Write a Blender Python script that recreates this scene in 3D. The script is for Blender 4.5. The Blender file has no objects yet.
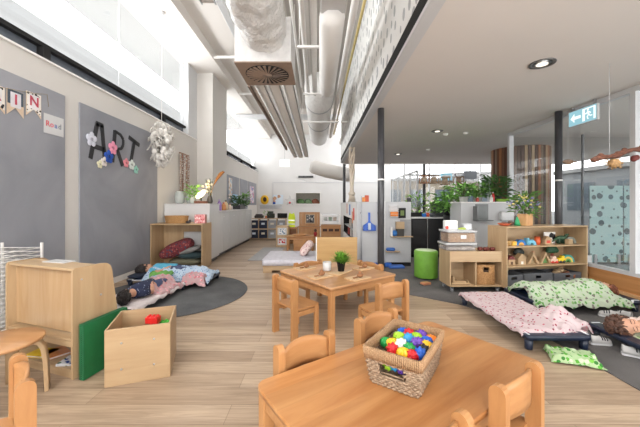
import bpy, bmesh, math, random
from mathutils import Vector, Matrix
random.seed(7)
PI = math.pi
SC = bpy.context.scene
COL = SC.collection

# ------------------------------------------------------------------ helpers
def lin(c):
    r = []
    for x in c:
        x = x / 255.0
        r.append(x / 12.92 if x <= 0.04045 else ((x + 0.055) / 1.055) ** 2.4)
    return (r[0], r[1], r[2], 1.0)

class MB:
    """collects verts/faces, built into one mesh"""
    def __init__(s):
        s.v = []; s.f = []; s.sm = []
    def add(s, vs, fs, M=None, smooth=False):
        b = len(s.v)
        for p in vs:
            p = Vector(p)
            s.v.append(M @ p if M is not None else p)
        for f in fs:
            s.f.append([i + b for i in f]); s.sm.append(smooth)
        return s
    def box(s, x0, y0, z0, x1, y1, z1, b=0.0, M=None):
        if x0 > x1: x0, x1 = x1, x0
        if y0 > y1: y0, y1 = y1, y0
        if z0 > z1: z0, z1 = z1, z0
        b = min(b, (x1-x0)*.45, (y1-y0)*.45, (z1-z0)*.45)
        X = (x0, x1); Y = (y0, y1); Z = (z0, z1)
        if b <= 0:
            vs = [(X[i], Y[j], Z[k]) for i in (0,1) for j in (0,1) for k in (0,1)]
            fs = [(0,1,3,2),(4,6,7,5),(0,4,5,1),(2,3,7,6),(0,2,6,4),(1,5,7,3)]
            return s.add(vs, fs, M)
        vs = []; idx = {}
        for i in (0,1):
            for j in (0,1):
                for k in (0,1):
                    sx = b if i == 0 else -b; sy = b if j == 0 else -b; sz = b if k == 0 else -b
                    idx[i,j,k,0] = len(vs); vs.append((X[i], Y[j]+sy, Z[k]+sz))
                    idx[i,j,k,1] = len(vs); vs.append((X[i]+sx, Y[j], Z[k]+sz))
                    idx[i,j,k,2] = len(vs); vs.append((X[i]+sx, Y[j]+sy, Z[k]))
        fs = []
        for i in (0,1):
            fs.append([idx[i,0,0,0], idx[i,1,0,0], idx[i,1,1,0], idx[i,0,1,0]])
            fs.append([idx[0,i,0,1], idx[1,i,0,1], idx[1,i,1,1], idx[0,i,1,1]])
            fs.append([idx[0,0,i,2], idx[1,0,i,2], idx[1,1,i,2], idx[0,1,i,2]])
        for i in (0,1):
            for j in (0,1):
                fs.append([idx[i,j,0,0], idx[i,j,1,0], idx[i,j,1,1], idx[i,j,0,1]])
                fs.append([idx[i,0,j,0], idx[i,1,j,0], idx[i,1,j,2], idx[i,0,j,2]])
                fs.append([idx[0,i,j,1], idx[1,i,j,1], idx[1,i,j,2], idx[0,i,j,2]])
                for k in (0,1):
                    fs.append([idx[i,j,k,0], idx[i,j,k,1], idx[i,j,k,2]])
        return s.add(vs, fs, M)
    def tube(s, pts, r, n=8, M=None, smooth=True, closed=False):
        pts = [Vector(p) for p in pts]; m = len(pts)
        rs = r if isinstance(r, (list, tuple)) else [r]*m
        vs = []; fs = []; up = None
        for i, p in enumerate(pts):
            if closed: d = pts[(i+1) % m] - pts[i-1]
            else: d = pts[min(i+1, m-1)] - pts[max(i-1, 0)]
            if d.length < 1e-9: d = Vector((0,0,1))
            d.normalize()
            if up is None:
                up = Vector((0,0,1)) if abs(d.z) < .9 else Vector((1,0,0))
            a = d.cross(up)
            if a.length < 1e-6: a = d.cross(Vector((0,1,0)))
            a.normalize(); c = a.cross(d); c.normalize(); up = c
            for k in range(n):
                t = 2*PI*k/n
                vs.append(p + (a*math.cos(t) + c*math.sin(t))*rs[i])
        rng = m if closed else m-1
        for i in range(rng):
            j = (i+1) % m
            for k in range(n):
                fs.append((i*n+k, i*n+(k+1) % n, j*n+(k+1) % n, j*n+k))
        if not closed:
            fs.append(list(range(n))[::-1]); fs.append([(m-1)*n+k for k in range(n)])
        return s.add(vs, fs, M, smooth)
    def lathe(s, prof, n=24, c=(0,0,0), M=None, smooth=True, ridge=None):
        vs = []; fs = []; m = len(prof)
        for r, z in prof:
            for k in range(n):
                t = 2*PI*k/n
                q = r*(ridge(t, z) if ridge else 1)
                vs.append((c[0]+q*math.cos(t), c[1]+q*math.sin(t), c[2]+z))
        for i in range(m-1):
            for k in range(n):
                fs.append((i*n+k, i*n+(k+1) % n, (i+1)*n+(k+1) % n, (i+1)*n+k))
        if prof[0][0] > 1e-6: fs.append(list(range(n))[::-1])
        if prof[-1][0] > 1e-6: fs.append([(m-1)*n+k for k in range(n)])
        return s.add(vs, fs, M, smooth)
    def ell(s, c, rx, ry=None, rz=None, n=12, M=None, fn=None):
        ry = rx if ry is None else ry; rz = rx if rz is None else rz
        vs = []; fs = []; m = max(4, n*2//3)
        for i in range(m+1):
            a = -PI/2 + PI*i/m
            for k in range(n):
                t = 2*PI*k/n
                d = (math.cos(a)*math.cos(t), math.cos(a)*math.sin(t), math.sin(a))
                q = fn(d) if fn else 1
                vs.append((c[0]+d[0]*rx*q, c[1]+d[1]*ry*q, c[2]+d[2]*rz*q))
        for i in range(m):
            for k in range(n):
                fs.append((i*n+k, i*n+(k+1) % n, (i+1)*n+(k+1) % n, (i+1)*n+k))
        return s.add(vs, fs, M, True)
    def prism(s, out, h0, h1, ax='z', M=None, smooth=False):
        n = len(out); vs = []
        for h in (h0, h1):
            for a, b in out:
                vs.append((a, b, h) if ax == 'z' else ((a, h, b) if ax == 'y' else (h, a, b)))
        fs = [list(range(n))[::-1], [n+i for i in range(n)]]
        s.add(vs, fs, M)
        b = len(s.v) - 2*n
        for i in range(n):
            s.f.append([b+i, b+(i+1) % n, b+n+(i+1) % n, b+n+i]); s.sm.append(smooth)
        return s
    def grid(s, nu, nv, fn, M=None, smooth=True):
        vs = [fn(i/nu, j/nv) for i in range(nu+1) for j in range(nv+1)]
        fs = [(i*(nv+1)+j, (i+1)*(nv+1)+j, (i+1)*(nv+1)+j+1, i*(nv+1)+j+1) for i in range(nu) for j in range(nv)]
        return s.add(vs, fs, M, smooth)
    def build(s, name, mat, parent=None, loc=(0,0,0), rz=0.0, thick=0.0, sub=0):
        me = bpy.data.meshes.new(name)
        me.from_pydata([tuple(p) for p in s.v], [], s.f)
        me.polygons.foreach_set('use_smooth', s.sm)
        bm = bmesh.new(); bm.from_mesh(me)
        bmesh.ops.remove_doubles(bm, verts=bm.verts, dist=1e-6)
        bmesh.ops.recalc_face_normals(bm, faces=bm.faces)
        bm.to_mesh(me); bm.free()
        me.materials.append(mat)
        o = bpy.data.objects.new(name, me); COL.objects.link(o)
        o.location = loc; o.rotation_euler = (0, 0, rz)
        if parent is not None: o.parent = parent
        if thick:
            m = o.modifiers.new('thickness', 'SOLIDIFY'); m.thickness = thick; m.offset = 0
        if sub:
            m = o.modifiers.new('smooth', 'SUBSURF'); m.levels = sub; m.render_levels = sub
        return o

def tag(o, label, cat, group=None, kind=None):
    o['label'] = label; o['category'] = cat
    if group: o['group'] = group
    if kind: o['kind'] = kind
    return o
def thing(name, label, cat, loc=(0,0,0), rz=0.0, group=None):
    o = bpy.data.objects.new(name, None); COL.objects.link(o)
    o.empty_display_size = .1
    o.location = loc; o.rotation_euler = (0, 0, rz)
    return tag(o, label, cat, group)
def struct(name, mb, mat, **k):
    o = mb.build(name, mat, **k)
    if k.get('parent') is None: o['kind'] = 'structure'
    return o
def dup(root, loc=None, rz=None, label=None, group=None):
    r = root.copy(); COL.objects.link(r)
    if loc is not None: r.location = loc
    if rz is not None: r.rotation_euler = (0, 0, rz)
    if label: r['label'] = label
    if group: r['group'] = group
    for ch in list(root.children):
        c = ch.copy(); COL.objects.link(c); c.parent = r
        for g in list(ch.children):
            d = g.copy(); COL.objects.link(d); d.parent = c
    return r
def T(x=0, y=0, z=0): return Matrix.Translation((x, y, z))
def R(a, ax): return Matrix.Rotation(a, 4, ax)
def rrect(x0, y0, x1, y1, r, n=5):
    o = []
    for cx, cy, a in ((x1-r, y0+r, -PI/2), (x1-r, y1-r, 0), (x0+r, y1-r, PI/2), (x0+r, y0+r, PI)):
        for i in range(n+1):
            t = a + PI/2*i/n
            o.append((cx+r*math.cos(t), cy+r*math.sin(t)))
    return o
def textmb(string, size, ext=.002, bold=False):
    cu = bpy.data.curves.new('text', 'FONT'); cu.body = string; cu.size = size; cu.extrude = ext
    cu.align_x = 'CENTER'; cu.align_y = 'CENTER'
    if bold: cu.offset = size*.02
    o = bpy.data.objects.new('text', cu); COL.objects.link(o)
    bpy.context.view_layer.update()
    me = bpy.data.meshes.new_from_object(o.evaluated_get(bpy.context.evaluated_depsgraph_get()))
    mb = MB(); mb.add([v.co.copy() for v in me.vertices], [list(p.vertices) for p in me.polygons])
    bpy.data.objects.remove(o); bpy.data.curves.remove(cu); bpy.data.meshes.remove(me)
    return mb
def moved(mb, M):
    n = MB(); n.add(mb.v, mb.f, M); n.sm = list(mb.sm); return n

# ------------------------------------------------------------------ materials
def newmat(name):
    m = bpy.data.materials.new(name); m.use_nodes = True
    nt = m.node_tree
    return m, nt, nt.nodes['Principled BSDF']
def N(nt, t, **k):
    n = nt.nodes.new(t)
    for a, b in k.items():
        if a in n.inputs: n.inputs[a].default_value = b
        else: setattr(n, a, b)
    return n
def L(nt, a, b): nt.links.new(a, b)
def ramp(nt, stops, interp='LINEAR'):
    n = nt.nodes.new('ShaderNodeValToRGB'); cr = n.color_ramp; cr.interpolation = interp
    cr.elements[0].position, cr.elements[0].color = stops[0]
    cr.elements[1].position, cr.elements[1].color = stops[1]
    for p, c in stops[2:]:
        e = cr.elements.new(p); e.color = c
    return n
def coords(nt, scale=(1,1,1)):
    tc = nt.nodes.new('ShaderNodeTexCoord'); mp = nt.nodes.new('ShaderNodeMapping')
    mp.inputs['Scale'].default_value = scale
    L(nt, tc.outputs['Object'], mp.inputs['Vector'])
    return mp.outputs['Vector']
def bump(nt, b, src, strength=.3, dist=.01):
    n = nt.nodes.new('ShaderNodeBump'); n.inputs['Strength'].default_value = strength; n.inputs['Distance'].default_value = dist
    L(nt, src, n.inputs['Height']); L(nt, n.outputs['Normal'], b.inputs['Normal'])
_pl = {}
def plain(c, rough=.55, metal=0.0, var=.05, scale=14):
    key = (c, rough, metal)
    if key in _pl: return _pl[key]
    m, nt, b = newmat('plain_%d_%d_%d' % c)
    no = N(nt, 'ShaderNodeTexNoise', Scale=scale, Detail=3.0)
    L(nt, coords(nt), no.inputs['Vector'])
    c0 = lin(tuple(max(0, x*(1-var)) for x in c)); c1 = lin(tuple(min(255, x*(1+var*.6)) for x in c))
    r = ramp(nt, [(.3, c0), (.7, c1)]); L(nt, no.outputs['Fac'], r.inputs['Fac'])
    L(nt, r.outputs['Color'], b.inputs['Base Color'])
    b.inputs['Roughness'].default_value = rough; b.inputs['Metallic'].default_value = metal
    _pl[key] = m
    return m
def wood(name, c0, c1, axis='z', rough=.42, s=1.0, boards=0):
    m, nt, b = newmat(name)
    sc = {'x': (1.2*s, 14*s, 14*s), 'y': (14*s, 1.2*s, 14*s), 'z': (14*s, 14*s, 1.2*s)}[axis]
    v = coords(nt, sc)
    no = N(nt, 'ShaderNodeTexNoise', Scale=1.0, Detail=5.0, Roughness=.6, Distortion=.6); L(nt, v, no.inputs['Vector'])
    r = ramp(nt, [(.28, lin(c0)), (.72, lin(c1))]); L(nt, no.outputs['Fac'], r.inputs['Fac'])
    out = r.outputs['Color']
    if boards:
        tc = nt.nodes.new('ShaderNodeTexCoord'); sx = nt.nodes.new('ShaderNodeSeparateXYZ'); L(nt, tc.outputs['Object'], sx.inputs[0])
        k = {'x': 'Y', 'y': 'X', 'z': 'X'}[axis]
        d = N(nt, 'ShaderNodeMath', operation='DIVIDE'); L(nt, sx.outputs[k], d.inputs[0]); d.inputs[1].default_value = boards
        f = N(nt, 'ShaderNodeMath', operation='FLOOR'); L(nt, d.outputs[0], f.inputs[0])
        wn = nt.nodes.new('ShaderNodeTexWhiteNoise'); wn.noise_dimensions = '1D'; L(nt, f.outputs[0], wn.inputs['W'])
        rr = ramp(nt, [(0, (.84,.82,.8,1)), (1, (1.08,1.08,1.08,1))]); L(nt, wn.outputs['Value'], rr.inputs['Fac'])
        mx = nt.nodes.new('ShaderNodeMixRGB'); mx.blend_type = 'MULTIPLY'; mx.inputs['Fac'].default_value = 1
        L(nt, out, mx.inputs[1]); L(nt, rr.outputs['Color'], mx.inputs[2]); out = mx.outputs[0]
    L(nt, out, b.inputs['Base Color'])
    b.inputs['Roughness'].default_value = rough
    return m
def dots(name, base, cols, scale=30, size=.32, rough=.85, jitter=True):
    """printed fabric: irregular motifs scattered on a base colour"""
    m, nt, b = newmat(name)
    v = coords(nt)
    vo = N(nt, 'ShaderNodeTexVoronoi', Scale=scale); L(nt, v, vo.inputs['Vector'])
    no = N(nt, 'ShaderNodeTexNoise', Scale=scale*1.6, Detail=2.0); L(nt, v, no.inputs['Vector'])
    ad = N(nt, 'ShaderNodeMath', operation='MULTIPLY_ADD'); L(nt, no.outputs['Fac'], ad.inputs[0]); ad.inputs[1].default_value = .5; L(nt, vo.outputs['Distance'], ad.inputs[2])
    st = ramp(nt, [(0, (1,1,1,1)), (size+.25, (0,0,0,1))], 'CONSTANT'); L(nt, ad.outputs[0], st.inputs['Fac'])
    sp = nt.nodes.new('ShaderNodeSeparateColor'); L(nt, vo.outputs['Color'], sp.inputs[0])
    stops = [(i/len(cols), lin(c)) for i, c in enumerate(cols)]
    if len(stops) == 1: stops.append((1.0, stops[0][1]))
    cr = ramp(nt, stops, 'CONSTANT'); L(nt, sp.outputs[0], cr.inputs['Fac'])
    mx = nt.nodes.new('ShaderNodeMixRGB'); L(nt, st.outputs['Color'], mx.inputs['Fac']); mx.inputs[1].default_value = lin(base); L(nt, cr.outputs['Color'], mx.inputs[2])
    L(nt, mx.outputs[0], b.inputs['Base Color']); b.inputs['Roughness'].default_value = rough
    n2 = N(nt, 'ShaderNodeTexNoise', Scale=22.0, Detail=4.0); L(nt, v, n2.inputs['Vector']); bump(nt, b, n2.outputs['Fac'], .35, .012)
    return m
def fuzzy(name, c0, c1, scale=160, st=.5, rough=.95, big=3.0):
    m, nt, b = newmat(name); v = coords(nt)
    n1 = N(nt, 'ShaderNodeTexNoise', Scale=float(scale), Detail=3.0); L(nt, v, n1.inputs['Vector'])
    n2 = N(nt, 'ShaderNodeTexNoise', Scale=big, Detail=4.0); L(nt, v, n2.inputs['Vector'])
    ad = N(nt, 'ShaderNodeMath', operation='ADD'); L(nt, n1.outputs['Fac'], ad.inputs[0]); L(nt, n2.outputs['Fac'], ad.inputs[1])
    hf = N(nt, 'ShaderNodeMath', operation='MULTIPLY'); L(nt, ad.outputs[0], hf.inputs[0]); hf.inputs[1].default_value = .5
    r = ramp(nt, [(.35, lin(c0)), (.65, lin(c1))]); L(nt, hf.outputs[0], r.inputs['Fac'])
    L(nt, r.outputs['Color'], b.inputs['Base Color']); b.inputs['Roughness'].default_value = rough
    bump(nt, b, n1.outputs['Fac'], st, .004)
    return m
def emit(name, c, s):
    m = bpy.data.materials.new(name); m.use_nodes = True; nt = m.node_tree; nt.nodes.clear()
    e = nt.nodes.new('ShaderNodeEmission'); e.inputs['Color'].default_value = lin(c); e.inputs['Strength'].default_value = s
    o = nt.nodes.new('ShaderNodeOutputMaterial'); L(nt, e.outputs[0], o.inputs[0]); return m
def glassmat(name, refl=.12, tint=(252,253,253), rough=0.0):
    m = bpy.data.materials.new(name); m.use_nodes = True; nt = m.node_tree; nt.nodes.clear()
    t = nt.nodes.new('ShaderNodeBsdfTransparent'); t.inputs[0].default_value = lin(tint)
    g = nt.nodes.new('ShaderNodeBsdfGlossy'); g.inputs['Roughness'].default_value = rough
    f = nt.nodes.new('ShaderNodeLayerWeight'); f.inputs['Blend'].default_value = .5
    p = N(nt, 'ShaderNodeMath', operation='POWER'); L(nt, f.outputs['Facing'], p.inputs[0]); p.inputs[1].default_value = 5
    a = N(nt, 'ShaderNodeMath', operation='MULTIPLY_ADD'); L(nt, p.outputs[0], a.inputs[0]); a.inputs[1].default_value = .8; a.inputs[2].default_value = refl
    mx = nt.nodes.new('ShaderNodeMixShader'); L(nt, a.outputs[0], mx.inputs[0]); L(nt, t.outputs[0], mx.inputs[1]); L(nt, g.outputs[0], mx.inputs[2])
    o = nt.nodes.new('ShaderNodeOutputMaterial'); L(nt, mx.outputs[0], o.inputs[0]); return m
def clearplastic(name, c=(235,238,240), amt=.45):
    m = bpy.data.materials.new(name); m.use_nodes = True; nt = m.node_tree; b = nt.nodes['Principled BSDF']
    b.inputs['Base Color'].default_value = lin(c); b.inputs['Roughness'].default_value = .15
    t = nt.nodes.new('ShaderNodeBsdfTransparent'); mx = nt.nodes.new('ShaderNodeMixShader'); mx.inputs[0].default_value = amt
    L(nt, t.outputs[0], mx.inputs[1]); L(nt, b.outputs[0], mx.inputs[2]); L(nt, mx.outputs[0], nt.nodes['Material Output'].inputs[0]); return m

def floor_mat():
    m, nt, b = newmat('oak_planks'); v = coords(nt)
    br = nt.nodes.new('ShaderNodeTexBrick'); L(nt, v, br.inputs['Vector'])
    br.offset = .37; br.offset_frequency = 2
    for k, x in (('Scale', 1.0), ('Mortar Size', .0016), ('Brick Width', 1.45), ('Row Height', .17), ('Bias', 0.0), ('Mortar Smooth', .1)):
        br.inputs[k].default_value = x
    br.inputs['Color1'].default_value = lin((190,168,144)); br.inputs['Color2'].default_value = lin((162,139,116)); br.inputs['Mortar'].default_value = lin((132,112,94))
    mp = nt.nodes.new('ShaderNodeMapping'); mp.inputs['Scale'].default_value = (1.6, 26, 1); tc = nt.nodes.new('ShaderNodeTexCoord'); L(nt, tc.outputs['Object'], mp.inputs[0])
    no = N(nt, 'ShaderNodeTexNoise', Scale=1.0, Detail=6.0, Roughness=.65, Distortion=1.2); L(nt, mp.outputs[0], no.inputs['Vector'])
    r = ramp(nt, [(.3, (.62,.60,.58,1)), (.62, (1.05,1.05,1.05,1))]); L(nt, no.outputs['Fac'], r.inputs['Fac'])
    mx = nt.nodes.new('ShaderNodeMixRGB'); mx.blend_type = 'MULTIPLY'; mx.inputs[0].default_value = 1; L(nt, br.outputs['Color'], mx.inputs[1]); L(nt, r.outputs['Color'], mx.inputs[2])
    L(nt, mx.outputs[0], b.inputs['Base Color']); b.inputs['Roughness'].default_value = .4; b.inputs['Specular IOR Level'].default_value = .35
    return m
def yz2d(nt, sy, sz, ax='Y'):
    tc = nt.nodes.new('ShaderNodeTexCoord'); sx = nt.nodes.new('ShaderNodeSeparateXYZ'); cx = nt.nodes.new('ShaderNodeCombineXYZ'); L(nt, tc.outputs['Object'], sx.inputs[0])
    for o, k, s_ in ((ax, 'X', sy), ('Z', 'Y', sz)):
        m_ = N(nt, 'ShaderNodeMath', operation='MULTIPLY'); L(nt, sx.outputs[o], m_.inputs[0]); m_.inputs[1].default_value = s_; L(nt, m_.outputs[0], cx.inputs[k])
    return cx.outputs[0]
def perforated():
    m, nt, b = newmat('perforated_white_panel')
    vo = N(nt, 'ShaderNodeTexVoronoi', Scale=1.0, Randomness=.85); vo.voronoi_dimensions = '2D'; L(nt, yz2d(nt, 5.6, 4.0), vo.inputs['Vector'])
    sp = nt.nodes.new('ShaderNodeSeparateColor'); L(nt, vo.outputs['Color'], sp.inputs[0])
    th = N(nt, 'ShaderNodeMath', operation='MULTIPLY_ADD'); L(nt, sp.outputs[0], th.inputs[0]); th.inputs[1].default_value = .2; th.inputs[2].default_value = .13
    lt = N(nt, 'ShaderNodeMath', operation='LESS_THAN'); L(nt, vo.outputs['Distance'], lt.inputs[0]); L(nt, th.outputs[0], lt.inputs[1])
    mx = nt.nodes.new('ShaderNodeMixRGB'); L(nt, lt.outputs[0], mx.inputs[0]); mx.inputs[1].default_value = lin((240,240,238)); mx.inputs[2].default_value = lin((178,179,180))
    L(nt, mx.outputs[0], b.inputs['Base Color']); b.inputs['Roughness'].default_value = .6; return m
def dotfilm():
    """frosted aqua glass film with clear round dots of several sizes"""
    m = bpy.data.materials.new('dotted_frosted_film'); m.use_nodes = True; nt = m.node_tree; b = nt.nodes['Principled BSDF']
    vo = N(nt, 'ShaderNodeTexVoronoi', Scale=1.0, Randomness=.75); vo.voronoi_dimensions = '2D'; L(nt, yz2d(nt, 5.4, 5.4, 'X'), vo.inputs['Vector'])
    sp = nt.nodes.new('ShaderNodeSeparateColor'); L(nt, vo.outputs['Color'], sp.inputs[0])
    th = N(nt, 'ShaderNodeMath', operation='MULTIPLY_ADD'); L(nt, sp.outputs[1], th.inputs[0]); th.inputs[1].default_value = .36; th.inputs[2].default_value = .04
    lt = N(nt, 'ShaderNodeMath', operation='LESS_THAN'); L(nt, vo.outputs['Distance'], lt.inputs[0]); L(nt, th.outputs[0], lt.inputs[1]); fac = lt.outputs[0]
    mx = nt.nodes.new('ShaderNodeMixRGB'); L(nt, fac, mx.inputs['Fac']); mx.inputs[1].default_value = lin((164,190,189)); mx.inputs[2].default_value = lin((92,104,108))
    L(nt, mx.outputs[0], b.inputs['Base Color']); b.inputs['Roughness'].default_value = .35
    tr = nt.nodes.new('ShaderNodeBsdfTransparent'); ms = nt.nodes.new('ShaderNodeMixShader'); ms.inputs[0].default_value = .8
    L(nt, tr.outputs[0], ms.inputs[1]); L(nt, b.outputs[0], ms.inputs[2]); L(nt, ms.outputs[0], nt.nodes['Material Output'].inputs[0]); return m
def pinboard(name):
    m, nt, b = newmat(name); v = coords(nt)
    n1 = N(nt, 'ShaderNodeTexNoise', Scale=1.1, Detail=5.0, Distortion=1.0); L(nt, v, n1.inputs['Vector'])
    r = ramp(nt, [(.35, lin((132,134,141))), (.7, lin((152,153,159)))]); L(nt, n1.outputs['Fac'], r.inputs['Fac']); L(nt, r.outputs['Color'], b.inputs['Base Color'])
    b.inputs['Roughness'].default_value = .75; return m
def slatmat():
    m, nt, b = newmat('mixed_timber_slats')
    tc = nt.nodes.new('ShaderNodeTexCoord'); sx = nt.nodes.new('ShaderNodeSeparateXYZ'); L(nt, tc.outputs['Object'], sx.inputs[0])
    at = N(nt, 'ShaderNodeMath', operation='ARCTAN2'); L(nt, sx.outputs['Y'], at.inputs[0]); L(nt, sx.outputs['X'], at.inputs[1])
    ml = N(nt, 'ShaderNodeMath', operation='MULTIPLY'); L(nt, at.outputs[0], ml.inputs[0]); ml.inputs[1].default_value = 56/(2*PI)
    fl = N(nt, 'ShaderNodeMath', operation='FLOOR'); L(nt, ml.outputs[0], fl.inputs[0])
    wn = nt.nodes.new('ShaderNodeTexWhiteNoise'); wn.noise_dimensions = '1D'; L(nt, fl.outputs[0], wn.inputs['W'])
    r = ramp(nt, [(0, lin((92,58,42))), (.25, lin((176,116,78))), (.45, lin((120,84,62))), (.65, lin((200,168,132))), (.8, lin((150,128,108))), (.93, lin((60,46,40)))], 'CONSTANT')
    L(nt, wn.outputs['Value'], r.inputs['Fac']); L(nt, r.outputs['Color'], b.inputs['Base Color']); b.inputs['Roughness'].default_value = .5; return m
def foilmat():
    m, nt, b = newmat('crinkled_foil'); v = coords(nt)
    n1 = N(nt, 'ShaderNodeTexNoise', Scale=9.0, Detail=6.0, Roughness=.7); L(nt, v, n1.inputs['Vector'])
    b.inputs['Base Color'].default_value = lin((226,224,221)); b.inputs['Roughness'].default_value = .4; b.inputs['Metallic'].default_value = .1
    bump(nt, b, n1.outputs['Fac'], 1.0, .06); return m
def deckmat():
    m, nt, b = newmat('metal_deck'); v = coords(nt)
    w = N(nt, 'ShaderNodeTexWave', Scale=2.2); w.bands_direction = 'X'; L(nt, v, w.inputs['Vector'])
    r = ramp(nt, [(.2, lin((168,162,155))), (.8, lin((205,200,194)))]); L(nt, w.outputs['Fac'], r.inputs['Fac']); L(nt, r.outputs['Color'], b.inputs['Base Color'])
    b.inputs['Roughness'].default_value = .6; return m
def weavemat(name, c0, c1, sc=90):
    m, nt, b = newmat(name); v = coords(nt, (1, 1, 2.2))
    n1 = N(nt, 'ShaderNodeTexNoise', Scale=float(sc), Detail=3.0); L(nt, v, n1.inputs['Vector'])
    r = ramp(nt, [(.32, lin(c0)), (.66, lin(c1))]); L(nt, n1.outputs['Fac'], r.inputs['Fac']); L(nt, r.outputs['Color'], b.inputs['Base Color'])
    b.inputs['Roughness'].default_value = .8; bump(nt, b, n1.outputs['Fac'], .5, .004); return m

M = {}
M['white'] = plain((236,234,231), .6, var=.012, scale=2)
M['back'] = plain((222,221,220), .75, var=.012, scale=1.5)
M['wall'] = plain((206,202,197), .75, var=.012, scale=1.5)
M['ceil'] = plain((226,221,216), .8, var=.01, scale=1)
M['trim'] = plain((205,206,208), .4, var=.01)
M['black'] = plain((15,15,16), .8)
M['dark'] = plain((52,52,55), .35)
M['column'] = plain((70,70,73), .3)
M['steel'] = plain((190,190,192), .28, .9)
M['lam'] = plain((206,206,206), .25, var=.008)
M['floor'] = floor_mat()
M['carpet'] = fuzzy('grey_carpet', (74,72,72), (106,103,102), 220, .5)
M['mat'] = fuzzy('charcoal_mat', (72,73,75), (102,103,104), 200, .5)
M['birch_z'] = wood('birch_ply_upright', (170,140,105), (189,162,126), 'z')
M['birch_x'] = wood('birch_ply_long', (171,141,106), (190,163,127), 'x')
M['birch_y'] = wood('birch_ply_deep', (171,141,106), (190,163,127), 'y')
M['beech_z'] = wood('beech_upright', (164,113,68), (188,139,90), 'z')
M['beech_x'] = wood('beech_long', (166,114,69), (190,141,92), 'x')
M['top_front'] = wood('beech_top_worn', (166,108,60), (203,151,99), 'x', .3, .8, .115)
M['top_mid'] = wood('beech_top_pale', (180,129,84), (203,157,112), 'x', .34, .9, .12)
M['oak'] = wood('oak_orange', (178,122,72), (206,150,96), 'y', .5)
M['glass'] = glassmat('clear_glass', .05)
M['blue'] = plain((25,35,55), .4)
M['green'] = plain((24,110,62), .6)
M['lime'] = plain((112,166,58), .6)

# ================================================================== the room
H = 4.97            # main ceiling
LC = 2.75           # lower ceiling over the right-hand side
WX = -3.22          # left wall face
FX = .84            # fascia between the two ceiling heights
GX = 4.05           # glass wall on the right
BY = 16.0           # back wall
struct('floor', MB().box(-3.5, -2.6, -.1, 9.2, BY+.2, 0), M['floor'])
cp = [(2.15,-2.5),(2.15,2.6),(2.12,3.0),(1.98,3.4),(1.76,3.72),(1.42,4.0),(1.14,4.2),(.9,4.5),(.75,4.95),(.7,5.5),(.7,15.9),(9.0,15.9),(9.0,-2.5)]
struct('floor', MB().prism(cp, .0005, .008), M['carpet'])

# left wall with the clerestory above
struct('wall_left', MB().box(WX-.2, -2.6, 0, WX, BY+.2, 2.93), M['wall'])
struct('baseboard_left', MB().box(WX, -2.6, 0, WX+.018, 6.2, .09, .004), M['white'])
struct('trim_1', MB().box(WX-.22, -2.6, 2.93, WX+.03, BY, 2.955, .004), M['white'])
M['strip'] = plain((92,98,106), .25)
def clerestory(n, y0, y1, posts, seams):
    fr = MB().box(WX-.16, y0, 3.13, WX-.06, y1, 3.18)
    for y in posts: fr.box(WX-.18, y-.05, 2.955, WX-.05, y+.05, 3.15)
    o = fr.build('window_%d' % n, M['black']); o['kind'] = 'structure'
    MB().box(WX-.15, y0, 2.955, WX-.13, y1, 3.13).build('lower_pane', M['strip'], o)
    MB().box(WX-.12, y0, 3.18, WX-.112, y1, 4.74).build('glass_pane', M['glass'], o)
    sm = MB()
    for y in seams: sm.box(WX-.125, y-.006, 3.18, WX-.105, y+.006, 4.74)
    sm.build('glazing_seam', plain((205,207,208), .5), o)
clerestory(1, -2.6, 7.45, (0.6, 3.62, 6.4), (2.2, 5.03))
clerestory(2, 9.23, BY, (10.9, 13.0, 15.0), (12.6,))
# outside the clerestory: a parapet made to glow in place of daylight, a strip of sky, and the white eave above
M['outside'] = plain((150,150,149), .8, var=.005)
struct('wall_parapet', MB().box(-3.62, -2.6, 2.2, -3.56, BY, 3.63), emit('parapet_glow', (250,250,250), .66))
struct('ceiling_eave', MB().box(-4.95, -2.6, 5.22, -3.36, BY, 5.3), M['outside'])
struct('trim_2', MB().box(WX-.2, 7.45, 2.93, WX, 9.23, 4.74), M['trim'])
# column and beam on the left
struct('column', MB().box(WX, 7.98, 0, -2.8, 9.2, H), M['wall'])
struct('beam', MB().box(-3.42, -2.6, 4.74, -2.52, BY, 5.15), M['ceil'])
struct('ceiling', MB().box(-2.52, -2.6, H, FX+.1, BY+.2, H+.15), M['ceil'])
struct('ceiling', MB().box(-.95, 4.3, H-.06, FX, 11.5, H), deckmat())
struct('ceiling', MB().box(FX+.1, 11.1, 3.9, 9.2, 13.4, 4.05), M['ceil'])  # added to block part of the open sky that overlit the far bay
# fascia and lower ceiling
struct('wall_fascia', MB().box(FX, -2.6, 2.93, FX+.1, 11, H), perforated())
struct('trim_3', MB().box(FX-.006, -2.6, 2.785, FX+.1, 11.0, 2.93), M['black'])
struct('trim_4', MB().box(FX-.012, -2.6, 2.745, FX+.1, 11.02, 2.785), M['trim'])
struct('ceiling', MB().box(FX+.1, -2.6, LC, 9.2, 11, LC+.3), plain((220,214,209), .85, var=.01, scale=1))
struct('trim_5', MB().box(FX+.1, 11, 2.72, 9.2, 11.1, 3.3), M['ceil'])
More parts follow.
